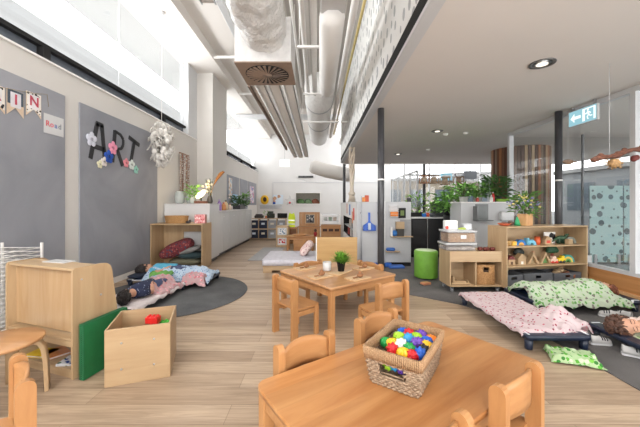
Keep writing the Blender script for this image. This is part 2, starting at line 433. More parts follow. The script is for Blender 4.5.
# back wall, in pieces around the framed window niche
bw = MB().box(-3.42, BY, 0, -1.18, BY+.2, H).box(.1, BY, 0, 3.9, BY+.2, H)
bw.box(-1.18, BY, 0, .1, BY+.2, 1.27).box(-1.18, BY, 1.83, .1, BY+.2, H)
struct('wall_back', bw, M['back'])
w = struct('window_3', MB().box(-1.22, BY-.03, 1.23, .14, BY+.02, 1.27).box(-1.22, BY-.03, 1.83, .14, BY+.02, 1.87).box(-1.22, BY-.03, 1.27, -1.18, BY+.02, 1.83).box(.1, BY-.03, 1.27, .14, BY+.02, 1.83), M['white'])
MB().box(-1.18, BY+.45, 1.2, .1, BY+.47, 1.9).box(-1.18, BY+.2, 1.2, .1, BY+.45, 1.22).box(-1.2, BY+.2, 1.2, -1.18, BY+.45, 1.9).box(.1, BY+.2, 1.2, .12, BY+.45, 1.9).box(-1.18, BY+.2, 1.88, .1, BY+.45, 1.9).build('niche', plain((176,172,160), .7), w)
for i, (x, c, lb) in enumerate(((-.95, (96,130,84), 'left green clump'), (-.55, (120,146,110), 'middle grey-green clump'), (-.15, (150,96,76), 'red-brown clump'))):
    m = MB().ell((0,0,.16), .2, .1, .16, 10).ell((.12,0,.1), .12, .09, .1, 8)
    tag(m.build('plant_clump', plain(c, .9, var=.3, scale=18), None, (x, BY+.32, 1.2205)), lb + ' in the framed niche in the far wall', 'plant')
struct('trim_6', MB().box(-2.4, BY-.02, 2.38, 3.6, BY, 2.41).box(-2.42, BY-.02, .9, -2.4, BY, 2.41), M['trim'])
struct('wall_beam', MB().box(-3.2, 11.6, 4.55, FX, 11.75, 4.72), M['trim'])
rw = MB().box(-3.42,-2.8,0,9.2,-2.6,.75).box(-3.42,-2.8,2.72,9.2,-2.6,H)
for x in (-3.4,-.6,2.2,5.0,7.8): rw.box(x-.05,-2.8,.75,x+.05,-2.6,2.72)
struct('wall_rear', rw, M['wall'])  # unseen; added to cut the frontal light, open only in a middle band
# columns on a regular grid
for x, y, r in ((.99, 4.72, .052), (3.905, 4.87, .052), (.99, 11.3, .055), (4.0, 11.3, .055)):
    c = MB().lathe([(r, 0), (r, LC if y < 11 else 3.4)], 20, (x, y, 0)).build('column', M['column'])
    c['kind'] = 'structure'
    MB().lathe([(r+.012, .008), (r+.012, .03), (r, .034)], 20, (x, y, 0)).build('base_ring', M['black'], c)
    if y < 11:
        MB().lathe([(r+.002, 1.62), (r+.002, 1.645)], 20, (x, y, 0)).build('tape_band', M['white'], c)
# glass wall on the right with a timber plinth
def glasswall():
    fr = MB()
    y0, y1 = -1.0, 6.36
    fr.box(GX-.03, y0, .325, GX+.05, y1, .37).box(GX-.03, y0, 2.68, GX+.05, y1, LC)
    for y in (1.2, 3.83, 6.33): fr.box(GX-.035, y-.035, .37, GX+.055, y+.035, 2.68)
    o = fr.build('window_4', M['trim']); o['kind'] = 'structure'
    MB().box(GX, y0, .37, GX+.012, 3.795, 2.68).build('glass_pane', M['glass'], o)
    MB().box(GX, 3.865, .37, GX+.012, 6.295, 2.68).build('glass_pane', M['glass'], o)
    pl = MB().box(GX-.03, y0, .1, GX+.05, y1, .325, .004)
    struct('trim_7', pl, M['oak'])
    struct('trim_8', MB().box(GX-.07, y0, .008, GX+.05, y1, .1, .006), wood('oak_pale', (196,150,104), (216,172,124), 'y', .5))
glasswall()
fr = MB()
for x in (5.6, 7.2): fr.box(x-.015, 6.33, .02, x+.015, 6.37, 2.72)
fr.box(4.1, 6.33, .0, 9, 6.39, .06)
o = struct('window_5', fr, plain((120,122,125),.4))
MB().box(4.1, 6.35, .06, 9, 6.36, 2.66).build('glass_pane', M['glass'], o)
struct('wall_right', MB().box(9.0, -2.6, 0, 9.2, 9.5, .25).box(9.0, -2.6, 2.65, 9.2, 9.5, LC).box(9.0, 1.0, .25, 9.2, 1.2, 2.65).box(9.0, 5.0, .25, 9.2, 5.2, 2.65), M['wall'])
# far glazing on the right, with the outdoors behind it
fr = MB().box(4.0, 14, 2.55, 9.2, 14.08, 2.65).box(4.0, 14, 0, 9.2, 14.08, .9)
for x in (4.05, 5.2, 6.4, 7.6, 8.8): fr.box(x-.03, 14, .9, x+.03, 14.08, 3.6)
o = struct('window_6', fr, M['trim'])
MB().box(4.0, 14.03, .9, 9.2, 14.04, 3.6).build('glass_pane', M['glass'], o)
fr = MB().box(3.93, 11.4, 0, 3.99, BY, .08).box(3.93, 11.9, 2.52, 3.99, BY, 2.6)
for y in (11.95, 12.9, 13.9, 14.9, 15.9): fr.box(3.93, y-.035, 0, 3.99, y+.035, 2.6)
o = struct('window_7', fr, M['trim'])
MB().box(3.955, 11.98, .08, 3.965, 15.9, 2.52).build('glass_pane', M['glass'], o)
# buildings seen through the far windows
def building(lb, loc, w, d, h, c, rz=0, wc=(58,68,76), nw=5, fl=1):
    b = thing('building', lb, 'building', loc, rz)
    MB().box(-w/2, 0, 0, w/2, d, h).build('wall', plain(c, .8), b)
    MB().box(-w/2-.2, -.25, h, w/2+.2, d+.2, h+.2).build('roof', plain((104,104,104), .7), b)
    st = w/nw
    for f in range(fl):
        for k in range(nw): MB().box(-w/2+st*k+st*.2, -.03, .9+f*3, -w/2+st*k+st*.8, 0, 2.4+f*3).build('window', plain(wc, .3), b)
building('pale sandy building seen through the far windows behind the plants', (8.0, 24.0, 0), 9.8, 3, 3.1, (112,102,88))
building('long grey building seen through the glass wall on the right', (14.5, 5.0, 0), 26, 3, 3.0, (104,106,108), -PI/2, nw=9)
building('light grey building far behind the lobby glass', (18.0, 31.0, 0), 9, 3, 4.4, (112,112,112), -.4, fl=1, nw=4)
struct('wall_ground', MB().box(9.2, -20, -.12, 40, 60, -.02), plain((92,92,92), .9))

# ------------------------------------------------------------------ ceiling services
t = thing('ventilation_box', 'white square ventilation box with brown swirl diffuser underneath', 'vent', (-.645, 3.83, 2.9))
MB().box(-.33, -.33, .012, .33, .33, .54, .006).build('housing', plain((196,194,192),.6), t)
M['taupe'] = plain((150,128,112), .5)
dp = MB(); n = 24
dp.prism([(-.335,-.335),(.335,-.335),(.335,.335),(-.335,.335)], 0, .012)
dp.build('diffuser_plate', M['taupe'], t)
MB().lathe([(.27, -.004), (.27, -.001)], 40).build('diffuser_opening', M['black'], t)
bl = MB()
for k in range(n):
    a = 2*PI*k/n
    bl.add([(.05*math.cos(a-.05), .05*math.sin(a-.05), -.012), (.262*math.cos(a-.055), .262*math.sin(a-.055), -.012), (.262*math.cos(a+.075), .262*math.sin(a+.075), -.005), (.05*math.cos(a+.2), .05*math.sin(a+.2), -.006)], [(0,1,2,3)])
bl.build('diffuser_blades', M['taupe'], t, thick=.003)
MB().lathe([(.06, -.016), (.06, -.004)], 20).build('diffuser_hub', M['taupe'], t)
dm = MB()
random.seed(3)
ang = [random.uniform(-.02, .02) for _ in range(60)]
def duct_fn(u, v):
    y = -2.4 + u*(3.499+2.4)
    a = 2*PI*v
    r = .27 + .010*math.sin(y*26 + 2*math.sin(a*2)) + .012*math.sin(a*5+y*9) + .006*math.sin(a*11-y*17)
    if u > .97: r *= .96
    return (-.63 + r*math.cos(a), y, 3.27 + r*math.sin(a) + .05*math.sin(y*.9))
dm.grid(110, 36, duct_fn)
tag(dm.build('flexible_duct', foilmat()), 'fat crinkled foil flexible duct feeding the square ventilation box', 'duct')
t = thing('ventilation_duct', 'smooth white lagged round duct with a squared collar above the pipes', 'duct', (0,0,0))
MB().tube([(.17,3.55,3.56),(.17,3.6,3.5),(.172,4.6,3.5),(.176,5.9,3.5),(.177,6.05,3.52)], [.11,.155,.155,.15,.1], 20).build('lagging', M['white'], t)
MB().box(.03, 1.5, 3.5, .32, 3.55, 3.78, .01).build('square_collar', M['lam'], t)
t = thing('ventilation_duct', 'broad silver insulated duct above the metal deck', 'duct', (0,0,0))
MB().tube([(.03,6.6,3.82),(.03,8.5,3.82),(.03,11.5,3.82)], .34, 20).build('insulation', foilmat(), t)
for y in (7.4, 9.2): MB().tube([(.03,y,3.82),(.03,y+.06,3.82)], .352, 20).build('strap', M['steel'], t)
for i, (x, z, r, lb) in enumerate(((-.19, 3.6, .035, 'white ceiling pipe running just right of the square ventilation box'), (-.05, 3.6, .045, 'white ceiling pipe running beside the lagged round duct'), (-.33, 3.75, .02, 'thin white conduit nearest the square ventilation box'))):
    tag(MB().tube([(x,-1,z),(x,3,z),(x-.02,6.4,z)], r, 10).build('pipe', M['white']), lb, 'pipe')
tag(MB().tube([(.47,2.0,3.8),(.47,4.4,3.8),(.47,11.4,3.8)], .05, 12).build('pipe', M['white']), 'thick grey pipe close to the perforated white panel', 'pipe')
tag(MB().tube([(.62,2.0,3.9),(.6,6.0,3.9),(.6,11.4,3.9)], .022, 8).build('pipe', plain((196,178,120), .5)), 'thin yellow pipe along the perforated white panel', 'pipe')
for i, (y, lb) in enumerate(((4.35, 'nearer white bracket bar carrying the ceiling pipes'), (6.2, 'middle white bracket bar carrying the ceiling pipes'), (8.0, 'farther white bracket bar under the silver duct'))):
    z = 3.53 if i < 2 else 3.44
    t = thing('pipe_bracket', lb, 'bracket', (0, y, z))
    MB().box(-.3 if i < 2 else -.5, -.02, -.02, .1 if i < 2 else .78, .02, .015).build('rail', M['white'], t)
    for x in (-.27, .07): MB().tube([(x,0,.015),(x,0,H-z)], .006, 6).build('hanger_rod', M['white'], t)
# long trays
for i, (x0, x1, z0, z1, lb, mt) in enumerate(((-.99,-.94,2.9,3.0,'long taupe edge rail continuing behind the ventilation box',M['taupe']),(-.9,-.78,2.98,3.1,'leftmost of the white cable trays behind the ventilation box',M['white']),(-.72,-.56,2.98,3.12,'middle white cable tray behind the ventilation box',M['white']),(-.5,-.36,3.0,3.16,'rightmost of the white cable trays behind the ventilation box',M['white']))):
    tr = thing('cable_tray', lb, 'cable tray', (0,0,0))
    MB().box(x0, 4.22, z0, x1, 11.2 if i else 9.2, z0+.012).box(x0, 4.22, z0, x0+.012, 11.2 if i else 9.2, z1).box(x1-.012, 4.22, z0, x1, 11.2 if i else 9.2, z1).build('channel', mt, tr)
    for y in (5.5, 8.5): MB().tube([((x0+x1)/2,y,z0+.01),((x0+x1)/2,y,H)], .005, 6).build('hanger_rod', M['white'], tr)
tr = thing('cable_tray', 'ribbed dark cable tray high up on the left above the white beam', 'cable tray', (-1.78,0,4.5))
MB().box(-.12,1,0,-.1,4.9,.08).box(.1,1,0,.12,4.9,.08).build('side_rail', M['steel'], tr)
rg = MB()
for k in range(26): rg.box(-.1, 1.05+k*.15, .005, .1, 1.11+k*.15, .02)
rg.build('rungs', plain((150,140,132), .5), tr)
dc = MB().box(-1.62,-2,4.45,-1.5,13,4.62,.01)
for y in (1.5,4.5,7.5,10.5): dc.tube([(-1.56,y,4.62),(-1.56,y,H)],.008,6)
tag(dc.build('duct_channel', M['trim']), 'long pale square channel running above the left of the ventilation box', 'duct')
dc = MB().tube([(-1.36,-2,4.4),(-1.36,13,4.4)], .05, 10)
for y in (1.5,4.5,7.5,10.5): dc.tube([(-1.36,y,4.45),(-1.36,y,H)],.006,6)
tag(dc.build('pipe', M['white']), 'white pipe running beside the pale square channel on the left', 'pipe')
for i, y in enumerate((5.0, 7.2, 9.6)):
    tag(MB().box(-2.52, y, 4.76, -1.5, y+.05, 4.81).box(-2.0,y+.01,4.81,-1.97,y+.04,H).build('bracket', M['white']), ('nearest', 'second', 'farthest')[i] + ' cross bracket beside the white beam up on the left', 'bracket')
# round duct against the far wall
t = thing('ventilation_duct', 'wide white round duct crossing the far wall near the rope', 'duct', (0,0,0))
MB().tube([(-.35,13.3,2.93),(-.2,13.3,2.9),(.4,13.3,2.72),(1.3,13.3,2.55),(1.6,13.3,2.53)], [.2,.3,.31,.31,.31], 20).build('lagging', M['wall'], t)
tag(MB().box(-1.05, BY-.06, 2.65, -.25, BY-.001, 2.75).build('wall_vent', M['dark']), 'dark slot vent high on the far wall', 'vent')
# emergency light
t = thing('emergency_light', 'small lit white box light hanging from the taupe rail', 'light', (-.955, 8.6, 2.42))
MB().box(-.14, -.05, -.1, .14, .05, .1, .01).build('housing', emit('lit_box', (255,255,250), 1.1), t)
MB().tube([(0,0,.1),(0,0,.48)], .008, 6).build('stem', M['steel'], t)
# downlights
def downlight(x, y, r, lb):
    t = thing('downlight', lb, 'ceiling light', (x, y, LC))
    MB().lathe([(r*.7,0),(r*.72,-.006),(r*.95,-.012),(r,-.008),(r,-.0005)], 32).build('trim_ring', plain((120,118,116), .3, .5), t)
    MB().lathe([(.0,-.003),(r*.7,-.002)], 32).build('reflector', M['steel'], t)
    MB().ell((0,0,-.012), r*.45, r*.45, .008, 16).build('lens', emit('lamp_lens', (255,244,225), 1.3), t)
downlight(2.39, 3.2, .125, 'nearest recessed round downlight in the low ceiling')
downlight(2.45, 6.16, .115, 'second recessed round downlight in the low ceiling')
downlight(2.4, 9.0, .115, 'farthest recessed round downlight in the low ceiling')
for x, y, lb in ((2.72, 6.4, 'small round ceiling sensor behind the second downlight'), (3.1, 6.3, 'small sprinkler head right of the second downlight'), (3.0, 8.2, 'small smoke detector towards the far end of the low ceiling')):
    tag(MB().lathe([(.02,-.04),(.045,-.03),(.05,-.0005)], 16, (x,y,LC)).build('ceiling_sensor', M['white']), lb, 'sensor')
# exit sign
t = thing('exit_sign', 'lit blue-green exit sign with arrow and running figure at the top of the glass', 'exit sign', (3.955, 4.47, 2.445), PI/2)
MB().box(-.24, -.02, 0, .24, .02, .235, .004).build('housing', M['lam'], t)
MB().box(-.232, .02, .008, .232, .023, .227).build('face', emit('exit_face', (160,210,222), .74), t)
wm = emit('exit_white', (240,252,252), 1.0)
# seen from the room, the arrow is on the left and points left
MB().prism([(.2,.118),(.13,.185),(.13,.14),(.02,.14),(.02,.096),(.13,.096),(.13,.05)], .0235, .025, 'y').build('arrow', wm, t)
MB().box(-.05,.0235,.03,-.01,.025,.205).box(-.22,.0235,.03,-.19,.025,.205).box(-.22,.0235,.195,-.01,.025,.21).build('doorway', wm, t)
MB().ell((-.1,.024,.18), .017,.002,.017,10).tube([(-.1,.024,.155),(-.115,.024,.11)],.012,6).tube([(-.115,.024,.11),(-.09,.024,.08),(-.105,.024,.045)],.008,6).tube([(-.115,.024,.11),(-.14,.024,.085),(-.17,.024,.085)],.008,6).tube([(-.1,.024,.15),(-.07,.024,.125),(-.05,.024,.14)],.007,6).tube([(-.1,.024,.15),(-.13,.024,.145),(-.145,.024,.12)],.007,6).build('running_figure', wm, t)
for x in (-.2, .17): MB().box(x,-.012,.235,x+.03,.012,.304).build('mount', M['steel'], t)

# ------------------------------------------------------------------ left wall: boards and display
pb = pinboard('grey_pinboard')
def board(y0, y1, z0, z1, lb):
    tag(MB().box(WX+.001, y0, z0, WX+.02, y1, z1, .004).build('pinboard', pb), lb, 'pinboard')
board(-.5, 3.8, .1, 2.62, 'large grey pinboard with the letter bunting, nearest on the left wall')
board(4.03, 5.98, .1, 2.62, 'large grey pinboard with black ART letters on the left wall')
board(10.5, 12.2, 1.2, 2.3, 'grey pinboard beyond the column, above the cabinets')
board(12.35, 13.7, 1.2, 2.3, 'middle grey pinboard beyond the column')
board(13.85, 15.6, 1.2, 2.3, 'farthest grey pinboard on the left wall')
BX = WX+.021        # face of the boards
def WM(y, z, x=BX):   # letters and flat pieces lie on the wall: local x -> +Y, local y -> +Z, local z -> +X
    return Matrix(((0,0,1,x),(1,0,0,y),(0,1,0,z),(0,0,0,1)))
M['letter'] = plain((44,44,48), .7)
def stroke(mb, p, q, w=.075, d=.012):
    p = Vector((*p, 0)); q = Vector((*q, 0)); n = (q-p).normalized(); s = Vector((-n.y, n.x, 0))*w/2
    mb.prism([tuple((p-s)[:2]), tuple((q-s)[:2]), tuple((q+s)[:2]), tuple((p+s)[:2])], 0, d)
lt = MB(); stroke(lt,(-.16,-.3),(-.05,.3)); stroke(lt,(.16,-.3),(.05,.3)); stroke(lt,(-.08,.29),(.08,.29)); stroke(lt,(-.12,-.09),(.12,-.09))
tag(moved(lt, WM(4.37, 2.15) @ R(-.06,'Z') @ Matrix.Scale(.9,4)).build('letter_cutout', M['letter']), 'black cut-out letter A on the grey pinboard', 'letter')
lt = MB(); stroke(lt,(-.12,-.28),(-.12,.28)); pts = [(-.12,.27),(.03,.26),(.11,.2),(.12,.1),(.08,.02),(-.02,-.02),(-.12,-.02)]
for a, b_ in zip(pts, pts[1:]): stroke(lt, a, b_, .05)
stroke(lt,(-.03,-.03),(.15,-.28)); 
tag(moved(lt, WM(4.80, 2.14) @ R(-.12,'Z') @ Matrix.Scale(.9,4)).build('letter_cutout', M['letter']), 'black cut-out letter R on the grey pinboard', 'letter')
lt = MB(); stroke(lt,(0,-.26),(0,.25)); stroke(lt,(-.17,.24),(.17,.24))
tag(moved(lt, WM(5.16, 2.13) @ R(-.26,'Z') @ Matrix.Scale(.9,4)).build('letter_cutout', M['letter']), 'black cut-out letter T on the grey pinboard', 'letter')
def flower(y, z, s, c, lb, n=5):
    t = thing('paper_flower', lb, 'paper flower', (BX+.014, y, z))
    f = MB()
    for k in range(n):
        a = 2*PI*k/n+.3
        f.ell((.004*(k%2), s*.62*math.cos(a), s*.62*math.sin(a)), .006, s*.45, s*.45, 10)
    f.build('petals', plain(c, .8), t)
    MB().ell((.008,0,0), .007, s*.25, s*.25, 8).build('centre', plain(tuple(int(x*.75) for x in c), .8), t)
flower(4.22, 2.16, .10, (212,214,226), 'pale lilac paper flower on the left leg of letter A')
flower(4.66, 2.12, .10, (232,150,176), 'large pink paper flower at the foot of letter R')
flower(4.57, 1.97, .10, (40,84,178), 'bright blue paper flower between letters A and R')
flower(4.47, 1.88, .07, (222,214,208), 'pale cream paper flower below letter A')
flower(4.98, 1.93, .075, (226,140,150), 'small coral pink paper flower below letter R')
flower(5.13, 1.92, .085, (214,222,218), 'white and pink paper flower on the stem of letter T')
flower(5.25, 1.85, .07, (150,204,190), 'small mint paper flower at the foot of letter T')
flower(4.38, 1.83, .06, (226,222,190), 'pale yellow paper flower lowest under letter A')
# bunting on the first board
st = MB().tube([(BX+.012, 2.75, 2.41), (BX+.012, 3.0, 2.42), (BX+.012, 3.36, 2.49), (BX+.012, 3.53, 2.54), (BX+.012, 3.55, 2.40)], .003, 6)
tag(st.build('bunting_string', plain((150,138,116), .8)), 'thin string holding the letter flags on the pinboard', 'string')
def flag(y, z, letter, c0, c1, lb, patch):
    t = thing('bunting_flag', lb, 'bunting flag', (0,0,0))
    w, h = .088, .125
    MB().prism([(-w,h),(w,h),(w,-h-.02),(0,-h+.07),(-w,-h-.02)], .004, .008, M=WM(y,z)).build('backing', plain(c0, .8), t)
    MB().prism([(-w*.95,h*.98),(w*.95,h*.98),(w*.95,-h*.9 if letter != 'I' else -h*.2),(0,-h*.5 if letter != 'I' else -h*.2),(-w*.95,-h*.9 if letter != 'I' else -h*.2)], .0085, .010, M=WM(y,z)).build('patterned_panel', patch, t)
    MB().prism([(-w*.62,h*.8),(w*.62,h*.8),(w*.62,-h*.45),(-w*.62,-h*.45)], .0105, .012, M=WM(y,z)).build('letter_panel', plain(c1, .8), t)
    moved(textmb(letter, .15, .001, True), WM(y, z+.025, BX+.0135)).build('letter', plain((186,70,90), .7), t)
slate = plain((74,86,98), .8)
black_white = dots('black_white_spots', (228,222,214), [(30,30,32)], 22, .36)
flag(2.97, 2.31, 'R', (212,190,166), (228,226,226), 'bunting flag with the letter R at the left edge', black_white)
flag(3.165, 2.32, 'I', (212,190,166), (214,212,216), 'slate-topped bunting flag with the letter I', slate)
flag(3.37, 2.37, 'N', (212,190,166), (226,222,224), 'black and white spotted bunting flag with the letter N', black_white)
t = thing('sign_card', 'white card reading Road on the grey pinboard', 'sign', (0,0,0))
MB().box(-.135, -.115, .003, .135, .115, .006, M=WM(3.63,2.2)).build('card', M['lam'], t)
x = -.085
for ch, c in (('R',(214,84,92)),('o',(226,110,130)),('a',(110,120,170)),('d',(130,134,140))):
    moved(textmb(ch, .09, .0006, True), WM(3.63+x, 2.2, BX+.0068)).build('letter', plain(c, .7), t); x += .055
# hanging mesh pendant
t = thing('hanging_ornament', 'pale crumpled mesh cluster hanging on a string by the left wall', 'hanging ornament', (-2.84, 5.45, 0))
random.seed(12)
cl = MB()
for k in range(70):
    a = random.uniform(0, 2*PI); u = random.uniform(-1, 1); rr = (1-u*u)**.5*.165
    c = Vector((rr*math.cos(a), rr*math.sin(a), 2.33+u*.38))
    pts = []
    for j in range(9):
        q = 2*PI*j/9
        pts.append(c+Vector((math.cos(q)*.055+random.uniform(-.02,.02), math.sin(q)*.055+random.uniform(-.02,.02), math.sin(q*2+a)*.05)))
    cl.tube(pts, .009, 5, closed=True)
for k in range(46):
    a = random.uniform(0, 2*PI); u = random.uniform(-1, 1); rr = (1-u*u)**.5*.15
    cl.ell((rr*math.cos(a), rr*math.sin(a), 2.33+u*.34), .05, .06, .06, 8)
cl.build('mesh_cluster', plain((206,202,196), .7), t)
MB().tube([(0,0,2.68),(0,0,4.7)], .004, 6).build('string', M['white'], t)
MB().lathe([(.05,4.70),(.05,4.739)], 16).build('ceiling_hook', M['trim'], t)
# shell strand wall hanging
t = thing('wall_hanging', 'wall hanging of tan and silver strands above the tall white cabinet', 'wall hanging', (WX+.03, 7.16, 0))
random.seed(5)
MB().tube([(0,-.26,2.44),(0,.26,2.44)], .01, 6).build('rod', plain((150,110,80), .6), t)
for i in range(5):
    s_ = MB(); y = -.22+i*.11
    for k in range(17): s_.ell((.012, y+random.uniform(-.008,.008), 2.40-k*.052), .012, .045, .03, 7)
    s_.build('strand', dots('shell_strand_%d' % i, ((196,176,160),(150,116,96),(214,206,200),(176,140,118),(190,176,168))[i], [(104,74,62),(226,222,218),(150,100,80),(120,116,120)], 26, .42), t)

# ================================================================== furniture
def leafy(mb, n, spread, h, lw, ll, base=(0,0,0), droop=.3, seed=1, fromz=0.0):
    rnd = random.Random(seed)
    for k in range(n):
        a = rnd.uniform(0, 2*PI); rr = spread*rnd.random()**.6; z = fromz + (h-fromz)*rnd.random()
        c = Vector((base[0]+rr*math.cos(a), base[1]+rr*math.sin(a), base[2]+z))
        d = Vector((math.cos(a+rnd.uniform(-.6,.6)), math.sin(a+rnd.uniform(-.6,.6)), rnd.uniform(-droop, .9))).normalized()
        s = d.cross(Vector((0,0,1))); s = s.normalized() if s.length > .01 else Vector((1,0,0))
        L_ = ll*rnd.uniform(.7,1.25); W = lw*rnd.uniform(.8,1.2); up = s.cross(d)
        mb.add([c, c+d*L_*.45+s*W/2+up*L_*.06, c+d*L_-Vector((0,0,L_*.12)), c+d*L_*.45-s*W/2+up*L_*.06], [(0,1,2),(0,2,3)])
    return mb
def stems(mb, n, spread, h, r=.004, base=(0,0,0), seed=1):
    rnd = random.Random(seed)
    for k in range(n):
        a = rnd.uniform(0,2*PI); q = spread*rnd.random()
        mb.tube([(base[0]+.2*q*math.cos(a), base[1]+.2*q*math.sin(a), base[2]), (base[0]+.6*q*math.cos(a), base[1]+.6*q*math.sin(a), base[2]+h*.5), (base[0]+q*math.cos(a), base[1]+q*math.sin(a), base[2]+h*rnd.uniform(.75,1))], r, 5)
    return mb
LEAF = [plain(c, .6, var=.25, scale=30) for c in ((92,138,58), (116,168,78), (74,112,58), (138,186,80))]
STEM = plain((92,104,60), .7)

# ---- children's chair: stands on z=0, faces +y
def make_chair(label):
    t = thing('childrens_chair', label, 'chair')
    W = .153
    for sx in (-1, 1):
        p = MB(); out = [(-.031, 0)] + [(.031, 0)] + [(.031*math.cos(a), .533+.031*math.sin(a)) for a in [PI*i/8 for i in range(9)]]
        p.prism(out, sx*W-.017, sx*W+.017, 'x', M=T(0,-.135,0)); p.build('rear_leg', M['beech_z'], t)
        MB().box(sx*W-.0165, .105, 0, sx*W+.0165, .15, .272, .004).build('front_leg', M['beech_z'], t)
        MB().box(sx*W-.011, -.100, .215, sx*W+.011, .104, .262, .003).build('side_rail', M['beech_x'], t)
    MB().prism(rrect(-.165,-.115,.165,.165,.03), .272, .29).build('seat', M['beech_x'], t)
    MB().box(-.136, .112, .22, .136, .13, .268, .003).build('front_rail', M['beech_x'], t)
    def fb(u, v):
        x = -.1359 + .2718*u; c = 1-(2*u-1)**2
        z0 = .405+.012*c; z1 = .532+.03*c
        return (x, -.135-.03*c+.012, z0+(z1-z0)*v)
    MB().grid(14, 5, fb).build('backrest', M['beech_x'], t, thick=.013)
    return t
CH = make_chair('')
_used = [False]
def chair(px, py, dx, dy, label):
    """px,py: middle of the two rear posts; (dx,dy) the way it faces"""
    a = math.atan2(dy, dx) - PI/2
    l = math.hypot(dx, dy); loc = (px+dx/l*.135, py+dy/l*.135, .0005)
    if not _used[0]:
        _used[0] = True; CH.location = loc; CH.rotation_euler = (0,0,a); CH['label'] = label
        CH['group'] = "children's beech chairs"; return CH
    return dup(CH, loc, a, label, "children's beech chairs")

# ---- tables
def table(name, label, loc, rz, lx, ly, h, topmat, inset=.012, r=.05, leg=.055):
    t = thing(name, label, 'table', loc, rz)
    MB().prism(rrect(-lx/2,-ly/2,lx/2,ly/2,r), h-.026, h, smooth=True).build('tabletop', topmat, t)
    for sx in (-1,1):
        for sy in (-1,1):
            x = sx*(lx/2-inset-leg/2); y = sy*(ly/2-inset-leg/2)
            MB().box(x-leg/2, y-leg/2, 0, x+leg/2, y+leg/2, h-.0265, .005).build('leg', M['beech_z'], t)
    for sy in (-1,1): MB().box(-lx/2+inset+leg+.001, sy*(ly/2-.03)-.01, h-.095, lx/2-inset-leg-.001, sy*(ly/2-.03)+.01, h-.0265).build('apron', M['beech_x'], t)
    for sx in (-1,1): MB().box(sx*(lx/2-.03)-.01, -ly/2+inset+leg+.001, h-.095, sx*(lx/2-.03)+.01, ly/2-inset-leg-.001, h-.0265).build('apron', M['beech_x'], t)
    return t
A1 = math.atan2(.57, .82)
table('childrens_table', 'long worn beech table in the foreground under the woven basket', (.43,1.424,.0005), A1, 1.265, .68, .45, M['top_front'], r=.05)
A2 = math.atan2(.60, .79)
table('childrens_table', 'square beech table set with wooden boards and a plant', (.215,3.522,.0005), A2, .97, .97, .45, M['top_mid'], r=.02)
u1 = (.82,.57); n1 = (.57,-.82)
chair(-.044-.02, 1.518+.03, .57, -.82, 'beech chair tucked in nearest the left corner of the foreground table')
chair(.3715, 1.895, .60, -.80, 'beech chair tucked in directly behind the woven basket')
chair(.8145, 1.2215, -.55, .835, 'beech chair at the lower right, near the right corner of the foreground table')
chair(.352, .905, -.57, .82, 'beech chair cut off by the bottom edge, only one rear post showing')
chair(-.315, 2.835, .75, .66, 'beech chair on the left side of the square table')
chair(.661, 2.665, -.464, .886, 'beech chair seen from behind on the right side of the square table')
c_ = chair(-.13, 3.99, .60, -.79, 'beech chair with a low wide back on the far left side of the square table'); c_.scale = (1.25,1,.87)
c_ = chair(.68, 3.93, -.79, -.60, 'beech chair with a low wide back on the far right side of the square table'); c_.scale = (1.2,1,.87)
chair(-1.255, 1.27, -.66, -.75, 'beech chair at the left edge beside the round stool table')
# ---- round bentwood stool
t = thing('round_stool', 'small round bentwood stool table at the left edge before the open display shelf', 'stool', (-2.02,1.91,.0005))
MB().lathe([(0,.355),(.205,.355),(.215,.362),(.215,.374),(.208,.38),(0,.38)], 40).build('seat', M['top_mid'], t)
for k in range(4):
    a = math.atan2(.1,.16)+k*PI/2
    q = R(a,'Z')
    pts = [(.225,0,0),(.218,0,.2),(.205,0,.29),(.185,0,.328),(.14,0,.345),(.06,0,.346)]
    lg = MB(); prof = []
    for i,(x,_,z) in enumerate(pts):
        d = Vector((pts[min(i+1,5)][0]-pts[max(i-1,0)][0], pts[min(i+1,5)][2]-pts[max(i-1,0)][2])).normalized(); nn = Vector((-d.y, d.x))*.011
        prof.append(((x+nn.x, z+nn.y), (x-nn.x, z-nn.y)))
    out = [p[0] for p in prof] + [p[1] for p in prof][::-1]
    lg.prism(out, -.033, .033, 'y', M=q, smooth=True); lg.build('leg', M['birch_z'], t)

# ---- display shelf on the left
a = math.atan2(-.24, .727)
t = thing('display_shelf', 'low birch book display shelf with sloping rounded sides, on the left', 'shelf', (-1.742,2.13,.0005), a)
side = [(0,0),(.38,0),(.385,.03),(.29,.73),(.275,.765),(.25,.784),(.21,.79),(.02,.79),(.004,.78),(0,.76)]
W = .766
for x0 in (-W, -.018): MB().prism(side, x0, x0+.018, 'x').build('side_panel', M['birch_z'], t)
MB().box(-W+.0185, .06, .3, -.0185, .075, .762).build('back_panel', wood('birch_panel_shiny', (172,138,100), (190,160,122), 'z', .16), t)
MB().box(-W+.0185, .012, .765, -.0185, .2, .783, .003).build('top_board', M['birch_x'], t)
MB().box(-W+.0185, .005, .265, -.0185, .3, .285, .003).box(-W+.0185, .005, .225, -.0185, .02, .265).build('shelf_board', M['birch_x'], t)
MB().box(-W+.0185, .01, .045, -.0185, .36, .06, .003).box(-W+.0185, .01, 0, -.0185, .025, .045).build('bottom_board', M['birch_x'], t)
MB().box(-.30, .2, .06, -.29, .34, .265).build('divider', M['birch_z'], t)
MB().tube([(-.0005,.2,.55),(.003,.2,.55)], .008, 10).tube([(-.0005,.06,.7),(.003,.06,.7)], .006, 10).build('screw', M['steel'], t)
def shelfpt(lx, ly, z): c, s = math.cos(a), math.sin(a); return (-1.742+c*lx-s*ly, 2.13+s*lx+c*ly, z+.0005)
